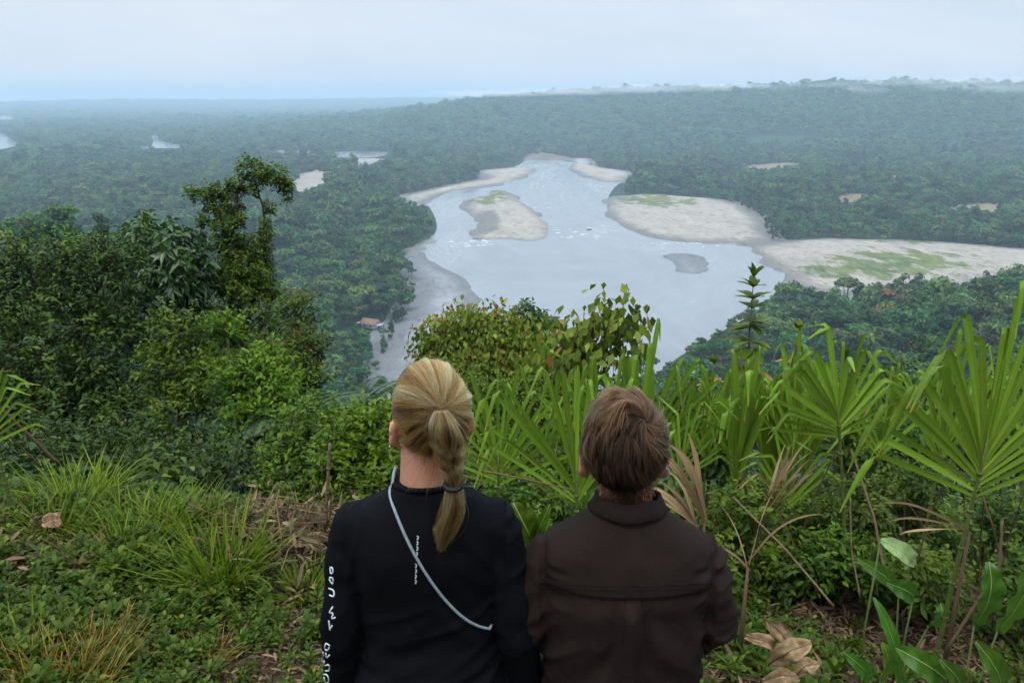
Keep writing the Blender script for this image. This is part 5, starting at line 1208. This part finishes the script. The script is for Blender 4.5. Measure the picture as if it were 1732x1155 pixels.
dsp = fold(V, .45, 5, 26, .0065, 1) * smooth(1.30, 1.05, V[:, 2]) + fold(V, 1.15, 4, 22, .0060, 2) * smooth(1.0, 1.2, V[:, 2]) * (V[:, 0] < .02) + fold(V, -1.0, 4, 22, .0055, 3) * smooth(.95, 1.15, V[:, 2]) * smooth(-.02, .06, V[:, 0])
dsp += fold(V, .12, 4, 30, .0075, 4) * smooth(1.08, .95, V[:, 2]) + .003 * noise3(V * 14, 7)
sl = np.abs(V[:, 0]) > .168; dsp = np.where(sl, fold(V, .35, 6, 26, .006, 5) + .002 * noise3(V * 20, 8), dsp)
# a hollow between the shoulder blades and along the spine
dsp += -.006 * np.exp(-(V[:, 0] / .03) ** 2) * back * smooth(1.36, 1.25, V[:, 2]) * smooth(.95, 1.1, V[:, 2])
dsp += .007 * (np.exp(-((V[:, 0] - .075) / .05) ** 2) + np.exp(-((V[:, 0] + .075) / .05) ** 2)) * back * np.exp(-((V[:, 2] - 1.25) / .06) ** 2)
V = V + Nn * dsp[:, None]
shirtw = mobj('shirt', V, Q, BLACK, woman)
WVw = V * WS + WB
bvw = BVHTree.FromPolygons([tuple(v) for v in WVw], [tuple(q) for q in Q])
m2 = MB(); a = np.linspace(0, 2 * math.pi, 40); tube(m2, np.stack([np.cos(a) * .066, np.sin(a) * .060 - .022, 1.424 + .010 * np.sin(a) * -1], -1), .0060, 8, cap=False)
m2.build('neckband', BLACK, woman)
def cast(bv, px, py, push=.0, fallback=None):
    d = ray(px, py); d = Vector(d / np.linalg.norm(d)); h = bv.ray_cast(Vector((0, 0, CAM_Z)), d)
    if h[0] is None:
        h = bv.find_nearest(Vector(at(px, py, fallback or 1.52)))
    return np.array(h[0]) + np.array(h[1]) * push
def to_local(P, B, s): return (np.asarray(P) - B) / s
# prints: small vertical line of lettering on the spine, larger lettering on the sleeve
def strokes(name, lines, bv, rad, parent, B, s, fb=None):
    m2 = MB()
    for ln in lines:
        P = np.array([cast(bv, x, y_, .0006, fb) for x, y_ in dense(np.array(ln), 10)]); tube(m2, to_local(P, B, s), rad / s, 5)
    return m2.build(name, PRINT, parent)
zz = lambda L_: [(530 + x / 5.13, 930 + y_ / 5.13) for x, y_ in L_]
sleeve = [[(138, 150), (156, 152), (160, 192), (142, 200), (138, 152)], [(132, 236), (160, 242), (160, 292), (142, 272), (130, 246)], [(126, 330), (166, 350), (168, 400), (132, 388)], [(160, 490), (132, 540), (162, 546), (150, 592), (182, 580)],
          [(126, 610), (136, 690)], [(156, 650), (132, 686)], [(100, 806), (132, 826), (112, 870), (90, 842), (100, 808)], [(76, 882), (82, 915)], [(100, 890), (106, 930), (132, 906)], [(88, 960), (92, 1000), (126, 990), (130, 1040), (96, 1046)], [(82, 1076), (112, 1080), (126, 1130), (102, 1150), (86, 1100)]]
strokes('sleeve_print', [[(x + 2, y_) for x, y_ in zz(l)] for l in sleeve], bvw, .0019, shirtw, WB, WS, 1.54)
spine = []
for k, (x, y0) in enumerate([(706.5, 906), (706, 915), (705.8, 924), (705, 933), (703.5, 953), (703.5, 962), (703, 971), (703, 980)]):
    spine += [[(x - 1.2, y0), (x + 1.4, y0 + 2), (x - 1.0, y0 + 6)], [(x + 1.2, y0 + 2), (x + .2, y0 + 6.5)]]
strokes('back_print', spine, bvw, .0011, shirtw, WB, WS)
# cross-body bag: cord over the back, small pouch on the far hip
bag = empty('crossbody_bag', WB); bag.scale = (WS, WS, WS); tag(bag, 'pale cord bag strap slung diagonally across the black shirt', 'bag')
SP_ = [(655, 812), (660, 838), (672, 872), (690, 915), (712, 955), (740, 998), (772, 1034), (800, 1055), (826, 1062)]
PB = to_local(np.array([cast(bvw, *q, .004) for q in dense(np.array(SP_), 30)]), WB, WS)
for _ in range(6): PB[1:-1] = .25 * PB[:-2] + .5 * PB[1:-1] + .25 * PB[2:]
fr = np.array([PB[0], PB[0] + [.004, .045, .018], [PB[0][0] + .01, .095, 1.33], [-.02, .128, 1.2], [.09, .128, 1.08], [.135, .085, PB[-1][2] + .02], [.150, .03, PB[-1][2] + .004], PB[-1] + [.004, .02, .002], PB[-1]])
m2 = MB(); tube(m2, np.concatenate([dense(fr, 40)[:-1], PB[::-1]]), .0033, 8); CORD = plainmat('pale_cord', (.27, .34, .37), .7, (.18, .23, .25), 200, .0006); m2.build('strap', CORD, bag)
m2 = MB(); box(m2, (.155, .10, .86), (.03, .15, .11)); pch = m2.build('pouch', plainmat('grey_pouch', (.10, .11, .12), .8), bag, False); bv_ = pch.modifiers.new('b', 'BEVEL'); bv_.width = .012; bv_.segments = 3
# trousers, shoes
def trousers(parent, mat, hip, s_leg, w, top):
    mb = MB(); loft(mb, [(.72, w, .105, 0), (.80, w + .006, .118, -.012), (.90, w + .002, .118, -.012), (top, w - .012, .108, 0)])
    for s in (-1, 1): limb(mb, np.array([[s * s_leg, 0, .84], [s * (s_leg + .003), .012, .66], [s * (s_leg + .006), .01, .47], [s * (s_leg + .008), -.015, .30], [s * (s_leg + .008), -.018, .09]]), np.array([.098, .084, .066, .062, .055]))
    V, Q, Nn = voxel(mb, .009, 5); mobj('trousers', V + Nn * (.004 * noise3(V * 16, 3))[:, None], Q, mat, parent)
    for s in (-1, 1):
        mb = MB(); ell(mb, (s * (s_leg + .01), .045, .04), (.05, .13, .045)); ell(mb, (s * (s_leg + .01), -.03, .06), (.042, .05, .06)); box(mb, (s * (s_leg + .01), .04, .012), (.09, .25, .024))
        V, Q, Nn = voxel(mb, .008, 4); mobj('shoe', V, Q, SHOE, parent)
trousers(woman, JEANS, .86, .085, .168, .99)
# hair
c = WH + WM @ np.array([0, -.012, .012]); rr_ = np.array([.0755, .100, .0970])
def w2l(P): return to_local(P, WB, WS)
def on_scalp(px, py, c, r, M, B, s):       # sight line against the scalp ellipsoid, as a unit direction
    o0 = (to_local(np.array([0, 0, CAM_Z]), B, s) - c) @ M / r; d = (ray(px, py) @ M) / r
    A_ = (d * d).sum(); b_ = 2 * (o0 * d).sum(); c_ = (o0 * o0).sum() - 1; D_ = b_ * b_ - 4 * A_ * c_
    t = (-b_ - math.sqrt(max(D_, 0))) / (2 * A_); return unit(o0 + d * t)
tie = on_scalp(746, 690, c, rr_, WM, WB, WS)
def ok_w(u_):
    face = (u_[:, 1] > .30) & (u_[:, 2] < .55 + .3 * (u_[:, 1] - .4)); ear = (np.abs(u_[:, 0]) > .80) & (u_[:, 2] < -.28) & (u_[:, 1] > -.35); nape = u_[:, 2] < -.88 + .10 * np.abs(u_[:, 0]); return ~(face | ear | nape)
n, m = 7000, 14; U0 = scalp_samples(n, c, rr_, WM, ok_w); t = np.linspace(0, 1, m)
# strands gather into locks: pull each root towards the sweep of its lock
_a = unit(np.cross(tie, [0, 0, 1.])); _b = np.cross(tie, _a); angl = np.arctan2(U0 @ _a, U0 @ _b)
S = slerp(U0, np.tile(tie, (n, 1)), t)
dtie = 1 - (U0 @ tie); lock = noise3(np.stack([angl * 4.5 + .4 * noise3(U0 * 4, 2), dtie * .9, 0 * angl + 3], -1), 5); lock2 = noise3(np.stack([angl * 13 + .8 * noise3(U0 * 5, 3), dtie * 1.5, 0 * angl + 3], -1), 6)
lift = 1.02 + .028 * np.sin(t * math.pi)[None] + (.045 * lock + .030 * lock2)[:, None] * np.sin(np.clip(t * 1.05, 0, 1) * math.pi)[None] + (.020 * rng.random(n))[:, None] * (1 - t[None] * .4)
sp = rng.normal(size=(n, 3)) * .04
Sx = S * lift[..., None] + sp[:, None] * (t ** 4)[None, :, None] + (rng.normal(size=(n, 3)) * .03)[:, None] * np.sin(t * 5)[None, :, None] * .5 + (np.stack([lock2, lock, -lock2], -1) * .05)[:, None] * np.sin(t * math.pi)[None, :, None]
Sx = c + (Sx * rr_) @ WM.T
tint = .46 + .50 * lock + .34 * lock2 + .12 * rng.normal(size=n) + .22 * U0[:, 2]
hr = hair('hair', Sx, .00048, tint + .12 * rng.normal(size=n), BLOND, woman)
b = bmesh.new(); bmesh.ops.create_icosphere(b, subdivisions=5, radius=1.0); Vv = np.array([v.co[:] for v in b.verts]); Ff = np.array([[v.index for v in f.verts] for f in b.faces]); b.free()
kf = ok_w(Vv)[Ff].all(1); mobj('hair_base', c + (Vv * rr_ * .992) @ WM.T, Ff[kf], BLOND_B, woman)
# ponytail, loose braid, tail
tp = c + (tie * rr_ * 1.03) @ WM.T
pth = np.array([w2l(at(x, y_, dd)) for x, y_, dd in ((746, 694, 1.452), (750, 720, 1.440), (757, 755, 1.437), (764, 790, 1.437), (767, 820, 1.437))])
def ponytail(path, rad, n, m, braid, seed, tin):
    rg = np.random.default_rng(seed); P = dense(path, m); T_, A_, B_ = frame_along(P); t = np.linspace(0, 1, m); X_ = np.array([1., 0, 0]); Y_ = np.array([0, 1., 0])
    k = rg.integers(0, 3, n); a = rg.random(n) * 6.28; q = rg.random(n) ** .5
    R_ = np.interp(t, np.linspace(0, 1, len(rad)), rad)[None]
    bx_ = np.sin(t[None] * 6.28 * 1.7 + k[:, None] * 2.094) * R_ * .42 * smooth(.35, .7, t)[None] * braid; by_ = np.sin(2 * (t[None] * 6.28 * 1.7 + k[:, None] * 2.094)) * R_ * .24 * smooth(.35, .7, t)[None] * braid
    rs = R_ * (q[:, None]) * (1 - .36 * braid * smooth(.35, .7, t)[None])
    off = X_ * (bx_ + rs * np.cos(a)[:, None])[..., None] + Y_ * (by_ + .62 * rs * np.sin(a)[:, None])[..., None]
    off = off * (1 + .16 * np.sin(a * 4)[:, None] * np.sin(t * 7 + 1)[None])[..., None] + (rg.normal(size=(n, 1, 3)) * .0026) * (t ** 2)[None, :, None] + (rg.normal(size=(n, 1, 3)) * .004 * (rg.random((n, 1, 1)) < .15)) * np.sin(t * math.pi)[None, :, None]
    return P[None] + off, np.clip(tin + .22 * np.sin(k * 2.1 + 1) * braid + .20 * rg.normal(size=n) + .22 * np.cos(a * 3 + 1) + .20 * np.cos(a * 7), 0, 1)
S1, t1 = ponytail(pth, [.011, .020, .029, .033, .031, .025, .019, .015, .011], 2600, 18, 1.0, 3, .55)
hair('ponytail', S1, .0005, t1, BLOND, hr)
pth2 = np.array([w2l(at(x, y_, dd)) for x, y_, dd in ((767, 820, 1.437), (768, 845, 1.432), (763, 875, 1.430), (752, 905, 1.430), (744, 922, 1.432))])
S2, t2 = ponytail(pth2, [.012, .018, .023, .023, .018, .010, .004], 1300, 14, 0.0, 4, .62)
S2 = S2 + (np.random.default_rng(5).random((1300, 1, 1)) ** .7 - .75) * .055 * np.array([.25, 0, -1.]) * (np.linspace(0, 1, 14) ** 2)[None, :, None]
hair('braid_tail', S2, .0005, t2, BLOND, hr)
m2 = MB(); bp = pth[-1]; a = np.linspace(0, 6.283, 20); tube(m2, bp + np.stack([np.cos(a) * .0165, np.sin(a) * .014, .004 * np.sin(a)], -1), .0052, 8, cap=False); tube(m2, np.array([bp + [.014, -.008, 0], bp + [.026, -.014, .004], bp + [.040, -.012, 0]]), [.003, .0025, .0015], 6); m2.build('hair_tie', LACE, hr)
# flyaways over the head
n = 520; U2 = scalp_samples(n, c, rr_, WM, ok_w); t = np.linspace(0, 1, 12); Sf = slerp(U2, np.tile(tie, (n, 1)), t * .8) * (1.04 + .10 * np.sin(t * math.pi * (.6 + .6 * rng.random((n, 1)))) * rng.random((n, 1)) ** 1.5)[..., None] + (rng.normal(size=(n, 3)) * .10)[:, None] * (t ** 2)[None, :, None]
hair('flyaways', c + (Sf * rr_) @ WM.T, .00028, .6 + .2 * rng.normal(size=n), BLOND, hr)
# wisps at nape
n = 130; U1 = unit(np.stack([rng.normal(size=n) * .42, -.75 + 0 * rng.random(n), -.70 - .12 * rng.random(n)], -1)); base_ = c + (U1 * rr_) @ WM.T; t = np.linspace(0, 1, 8)
dn = np.stack([rng.normal(size=n) * .5, -.30 - .25 * rng.random(n), -1 + 0 * rng.random(n)], -1); LL = .02 + .075 * rng.random(n) ** 2
hair('wisps', base_[:, None] + dn[:, None] * (t[None] * LL[:, None])[..., None] + np.array([0, .012, 0]) * (t ** 2)[None, :, None], .0003, .55 + .2 * rng.normal(size=n), BLOND, hr)
m2 = MB(); ell(m2, WH + WM @ np.array([-.084, -.003, -.060]), (.004, .004, .004), sub=2); m2.build('earring', plainmat('pearl', (.8, .8, .78), .2), woman)

# ---------------- man
mx_ = .252; MY = 1.57; mz = float(H(mx_, MY)); mtop = at(1055, 672, MY)[2]; MS = (mtop - mz) / 1.704; MBs = np.array([mx_, MY, mz])
man = empty('person', MBs); man.scale = (MS, MS, MS)
tag(man, 'person with short brown hair in a dark brown collared shirt, arms folded, from behind', 'person')
MH = np.array([-.012, .0, 1.586]); myaw = -.02; MM = rotz(myaw)
mb = MB(); head_shape(mb, MH, myaw, True)
limb(mb, np.array([[0, -.025, 1.37], [-.004, -.022, 1.45], [-.010, -.008, 1.53]]), np.array([.066, .058, .060]))
loft(mb, [(.80, .165, .115, 0), (.90, .165, .118, 0), (1.02, .155, .108, 0), (1.15, .168, .112, 0), (1.28, .182, .115, -.005), (1.34, .16, .088, -.012), (1.385, .115, .066, -.02), (1.425, .065, .055, -.022)])
def marm(s): return np.array([[s * .160, -.015, 1.330], [s * .182, -.012, 1.24], [s * .190, .012, 1.135], [s * .155, .135, 1.125], [s * .03, .20, 1.145]])
for s in (-1, 1):
    ma = marm(s); ma[0] += [-s * .02, 0, -.012]; limb(mb, ma, np.array([.036, .036, .034, .032, .028])); hand(mb, marm(s)[-1] + np.array([-s * .005, .005, 0]), (-s * 1, .15, .12), (0, -1, 0), 1 if s > 0 else -1, 1.0)
    limb(mb, np.array([[s * .09, 0, .86], [s * .093, .015, .66], [s * .095, .01, .47], [s * .097, -.02, .30], [s * .097, -.02, .08]]), np.array([.09, .075, .056, .053, .037])); ell(mb, (s * .10, .06, .04), (.046, .125, .038))
V, Q, Nn = voxel(mb, .0055, 5); mobj('body', V, Q, SKIN, man)
for s in (-1, 1):
    m2 = MB(); ell(m2, MH + MM @ np.array([s * .033, .082, -.022]), (.0125, .0125, .0125), sub=2); m2.build('eye', EYE, man)
mb = MB()
loft(mb, [(.78, .190, .135, 0), (.88, .188, .136, 0), (.98, .182, .130, 0), (1.08, .180, .128, -.002), (1.18, .186, .130, -.004), (1.27, .194, .130, -.008), (1.33, .198, .118, -.012), (1.372, .184, .102, -.018), (1.403, .144, .086, -.022), (1.430, .100, .073, -.024), (1.452, .074, .064, -.024), (1.462, .066, .060, -.024)], 60, 2.4)
for s in (-1, 1): limb(mb, marm(s), np.array([.060, .062, .060, .050, .040]), 20)
V, Q, Nn = voxel(mb, .0055, 7)
YZ = 1.302
back = smooth(.0, -.05, V[:, 1]); bx_ = V[:, 0]; bz_ = V[:, 2]
yk = smooth(YZ - .002, YZ + .003, bz_) * back * (np.abs(bx_) < .178)
dsp = .0055 * yk + .0016 * noise3(V * 16, 3)
lowr = smooth(YZ, YZ - .05, bz_)
dsp += back * lowr * (.020 * np.exp(-((bx_ + .002 - .03 * (YZ - bz_)) / .018) ** 2) * smooth(.85, 1.25, bz_) - .004 * np.exp(-((np.abs(bx_ + .002) - .034) / .012) ** 2) * smooth(1.0, 1.25, bz_))
dsp += lowr * np.where(bx_ < 0, fold(V, .75, 4, 20, .0105, 11), fold(V, -.75, 4, 20, .0105, 12)) * smooth(.02, .06, np.abs(bx_))
dsp += fold(V, .1, 4, 26, .009, 13) * smooth(1.1, .95, bz_)
dsp += .0012 * np.sin(bx_ * 260 + 3 * noise3(V * 20, 2)) * back * np.exp(-((bz_ - YZ + .012) / .014) ** 2)
edge = np.exp(-((np.abs(bx_) - .158) / .022) ** 2) * smooth(1.40, 1.36, bz_) * smooth(YZ - .1, YZ, bz_)
dsp += edge * .006 * ridged(np.stack([bx_ * 14, V[:, 1] * 8, bz_ * 62], -1), 17)
dsp += -.005 * np.exp(-((np.abs(bx_) - .182) / .006) ** 2) * back * smooth(1.05, 1.15, bz_)     # armhole seam
sl = np.abs(bx_) > .19; dsp = np.where(sl, dsp + fold(V, .2, 6, 24, .009, 15), dsp)
V = V + Nn * dsp[:, None]
shirtm = mobj('shirt', V, Q, BROWN, man); MV = V * MS + MBs
bvm = BVHTree.FromPolygons([tuple(v) for v in MV], [tuple(q) for q in Q])
m2 = MB()
for off in (0, 7):
    P = np.array([cast(bvm, x, 985 + off + 5 * math.sin((x - 915) / 290 * 3.14), .0004) for x in np.linspace(912, 1205, 40)]); tube(m2, to_local(P, MBs, MS), .0010, 5)
m2.build('yoke_seam', BROWN, shirtm)
m2 = MB()
for xs, xe in ((1058, 1054), (1084, 1094)):
    P = np.array([cast(bvm, xs + (xe - xs) * t_, 992 + 95 * t_, .0002) for t_ in np.linspace(0, 1, 16)]); tube(m2, to_local(P, MBs, MS), .0012, 5)
m2.build('pleat_fold', BROWN, shirtm)
# collar: stand and turned-down fall
a = np.linspace(0, 2 * math.pi, 49)[:-1]; prof = [(.062, .060, 1.450), (.0635, .0615, 1.482), (.066, .064, 1.489), (.0705, .068, 1.487), (.078, .0755, 1.470), (.0855, .083, 1.454), (.0840, .0815, 1.451)]
Vc = np.concatenate([np.stack([np.cos(a) * p_[0] * (1 + .03 * np.sin(a * 3)), np.sin(a) * p_[1] - .022, p_[2] - .012 * np.sin(a) + .002 * np.sin(a * 5 + 1)], -1) for p_ in prof]); nn_ = 48
i = np.arange(len(prof) - 1)[:, None] * nn_; j = np.arange(nn_)[None]; k = (j + 1) % nn_
mobj('collar', Vc, np.stack([i + j, i + k, i + nn_ + k, i + nn_ + j], -1).reshape(-1, 4), BROWN, shirtm)
trousers(man, KHAKI, .86, .09, .176, .96)
# hair
c = MH + MM @ np.array([0, -.012, .014]); rr_ = np.array([.0770, .1005, .0975])
wh = on_scalp(1092, 712, c, rr_, MM, MBs, MS)
def ok_m(u_):
    face = (u_[:, 1] > .32) & (u_[:, 2] < .62); ear = (np.abs(u_[:, 0]) > .80) & (u_[:, 2] < -.30) & (u_[:, 1] > -.25); nape = u_[:, 2] < -.97; return ~(face | ear | nape)
n, m = 11000, 8; U0 = scalp_samples(n, c, rr_, MM, ok_m); t = np.linspace(0, 1, m)
tan = U0 - wh; tan = unit(tan - (tan * U0).sum(1, keepdims=True) * U0)
nz1 = noise3(U0 * 3.2 + 5, 3); nz2 = noise3(U0 * 8.0 + 9, 4)
nz3 = noise3(U0 * 15 + 3, 6); sw = .6 + .55 * nz1 + .55 * nz2 + .75 * nz3; tan = tan * np.cos(sw)[:, None] + np.cross(U0, tan) * np.sin(sw)[:, None]
down = np.array([0, 0, -1.]) - U0 * (-U0[:, 2:3]); wn = smooth(.05, -.45, U0[:, 2])[:, None]; tan = unit(tan * (1 - wn * .8) + unit(down) * wn)
LL = (.022 + .026 * smooth(-.5, .35, U0[:, 2]) + .014 * smooth(-.55, -.85, U0[:, 2])) * (.75 + .5 * rng.random(n)) * (1 + .35 * nz2)
upk = (.28 + .20 * nz1 + .30 * noise3(U0 * 6 + 2, 8) + .35 * nz3) * smooth(-.6, .2, U0[:, 2]) + .10
uu = unit(U0[:, None] + tan[:, None] * (t[None] * LL[:, None] / .092)[..., None])
S = c + ((uu * (1.012 + (np.sin(t * 2.0)[None] * LL[:, None] * upk[:, None] / .092 * .62))[..., None]) * rr_) @ MM.T
S = S + (rng.normal(size=(n, 3)) * .0030)[:, None] * (t ** 1.5)[None, :, None]
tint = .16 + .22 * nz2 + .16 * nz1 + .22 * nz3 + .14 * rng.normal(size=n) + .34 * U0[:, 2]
hm_ = hair('hair', S, .00060, tint, BRUN, man)
n = 850; an = rng.normal(size=n) * .62; zn = 1.485 + .065 * rng.random(n); rn = .0605 + .006 * smooth(1.5, 1.55, zn)
rt_ = np.stack([np.sin(an) * rn - .009, -np.cos(an) * rn - .014, zn], -1); t = np.linspace(0, 1, 6); ln = .010 + .014 * rng.random(n)
nd = np.stack([np.sin(an) * .25 + rng.normal(size=n) * .25, -np.cos(an) * .25, -1 + 0 * an], -1)
hair('nape_hair', rt_[:, None] + nd[:, None] * (t[None] * ln[:, None])[..., None], .0005, .28 + .16 * rng.normal(size=n), BRUN, hm_)
kf = ok_m(Vv)[Ff].all(1); mobj('hair_base', c + (Vv * rr_ * .995) @ MM.T, Ff[kf], BRUN_B, man)

# ------------------------------------------------------------------ small things in the valley
HZ = float(H(*HOUSE)); house = empty('house', (HOUSE[0], HOUSE[1], HZ), R(-28)); house.scale = (.82, .82, .82); tag(house, 'small house with a rusty gable roof among the trees by the gravel bar', 'house')
HW = plainmat('whitewashed_wall', (.62, .66, .70), .8, (.5, .54, .58), 2); RUST = plainmat('rusty_roof', (.30, .18, .12), .8, (.16, .10, .07), 1.2); TIN = plainmat('tin_sheet', (.62, .66, .70), .5, (.5, .54, .58), 2); DARKW = plainmat('dark_timber', (.05, .04, .035), .8)
m2 = MB(); box(m2, (0, 0, 1.9), (9, 5.4, 2.6)); 
V = np.array([[4.5, -2.7, 3.2], [4.5, 2.7, 3.2], [4.5, 0, 5.2], [4.4, -2.7, 3.2], [4.4, 2.7, 3.2], [4.4, 0, 5.2]]); m2.add(V, [[0, 1, 2], [5, 4, 3]], [[0, 3, 4, 1]]); m2.add(V * [-1, 1, 1], [[2, 1, 0], [3, 4, 5]]); m2.build('wall', HW, house, False)
for s in (-1, 1):
    m2 = MB(); V = np.array([[-5.4, 0, 5.45], [5.4, 0, 5.45], [5.4, s * 3.6, 2.95], [-5.4, s * 3.6, 2.95]]); V2 = V - [0, 0, .12]
    m2.add(np.concatenate([V, V2]), None, [[0, 1, 2, 3], [7, 6, 5, 4], [0, 4, 5, 1], [1, 5, 6, 2], [2, 6, 7, 3], [3, 7, 4, 0]]); m2.build('roof', RUST, house, False)
    for k in range(18):
        x = -5.2 + k * .61; m2 = MB(); tube(m2, np.array([[x, s * .05, 5.47], [x, s * 3.58, 3.0]]), .05, 4); m2.build('roof_rib', RUST, house)
m2 = MB(); box(m2, (5.6, 0, 2.9), (2.0, 5.6, .08)); m2.build('awning', TIN, house, False)
for yy in (-2.4, 2.4):
    m2 = MB(); box(m2, (6.4, yy, 1.4), (.15, .15, 2.9)); m2.build('post', DARKW, house, False)
m2 = MB(); box(m2, (4.52, .6, 1.7), (.06, 1.0, 2.1)); m2.build('door', DARKW, house, False)
for xx in (-2.5, 1.5):
    m2 = MB(); box(m2, (xx, -2.72, 2.1), (1.1, .06, 1.0)); m2.build('window', DARKW, house, False)
m2 = MB(); box(m2, (-7.5, -.5, 2.4), (2.6, 3.0, .08)); m2.build('lean_to_roof', TIN, house, False)
for xx, yy in ((-8.6, -1.8), (-8.6, .8)):
    m2 = MB(); box(m2, (xx, yy, 1.1), (.14, .14, 2.5)); m2.build('post', DARKW, house, False)
dl = on_plane(997, 389, WZ); m2 = MB(); tube(m2, np.array([[-2.2, -.6, .25], [-.6, 0, .45], [.8, .2, .3], [2.0, .7, .1]]), [.25, .38, .35, .18], 8); tube(m2, np.array([[.4, .1, .4], [.9, -.2, 1.0], [1.0, -.3, 1.6]]), [.16, .12, .05], 6)
o = m2.build('driftwood_log', DARKW); o.location = dl; tag(o, 'dark driftwood log stranded in the middle of the river', 'driftwood')
# broken water over the shallows
rng = np.random.default_rng(5); m2 = MB()
for (x0, y0, x1, y1, k) in ((762, 404, 830, 417, 30), (940, 384, 1055, 402, 26), (1110, 406, 1250, 420, 16), (880, 300, 960, 312, 6)):
    for q in range(k):
        p = on_plane(x0 + (x1 - x0) * rng.random(), y0 + (y1 - y0) * rng.random(), WZ + .03); L_ = 1.0 + 3.2 * rng.random() ** 2; w_ = .2 + .35 * rng.random(); a = np.arange(8) * math.pi / 4
        V = np.stack([np.cos(a) * L_, np.sin(a) * w_ + .25 * np.cos(a * 2), 0 * a], -1) + p; V = np.concatenate([V, [p + [0, 0, .16]]]); m2.add(V, [[i_, (i_ + 1) % 8, 8] for i_ in range(8)])
o = m2.build('white_water', plainmat('foam', (.75, .78, .80), .6)); o['kind'] = 'stuff'; tag(o, 'white broken water over the river shallows', 'rapids')
# red earth bank at the river's head
RE = plainmat('red_earth', (.17, .115, .095), .9, (.10, .08, .06), .05)
eb = wpoly([(866, 263), (885, 256), (935, 257), (972, 266), (962, 270), (890, 269)], 4)
sheet('earth_bank', eb, lambda x, y, d: H(x, y) + np.clip(d, 0, 40) * .16 + 1.5, RE, 10., 0)

# mist lying on the crest of the far hills
mm_, mnt = newmat('mist_air'); mo_ = N(mnt, 'ShaderNodeOutputMaterial'); mv_ = N(mnt, 'ShaderNodeVolumePrincipled', inp={'Density': .0016, 'Anisotropy': .0}); mv_.inputs['Color'].default_value = (.98, .985, 1, 1); mnt.links.new(mv_.outputs[0], mo_.inputs['Volume'])
rng = np.random.default_rng(12)
for lay, ks in enumerate((1.0, .72, .46)):
    m2 = MB()
    for (x, y_, rx, rz, dd) in ((1590, 141, 170, 18, 2080), (1680, 142, 210, 19, 2030), (1745, 150, 190, 18, 1930), (1450, 144, 120, 15, 2120), (1360, 146, 120, 14, 2150), (1230, 148, 170, 13, 2150), (1080, 151, 160, 12, 2150), (960, 155, 170, 11, 2200), (840, 158, 170, 10, 2200), (1440, 153, 40, 13, 1980), (1640, 151, 140, 14, 1900), (1530, 144, 90, 14, 2100)):
        p = at(x, y_, dd); blob(m2, (p[0], p[1], min(p[2], 150 - rz * 1.3)), (rx * ks, 200 * ks, rz * ks), .5, 3, .22, rx)
    o = m2.build('mist', mm_); o['kind'] = 'stuff'
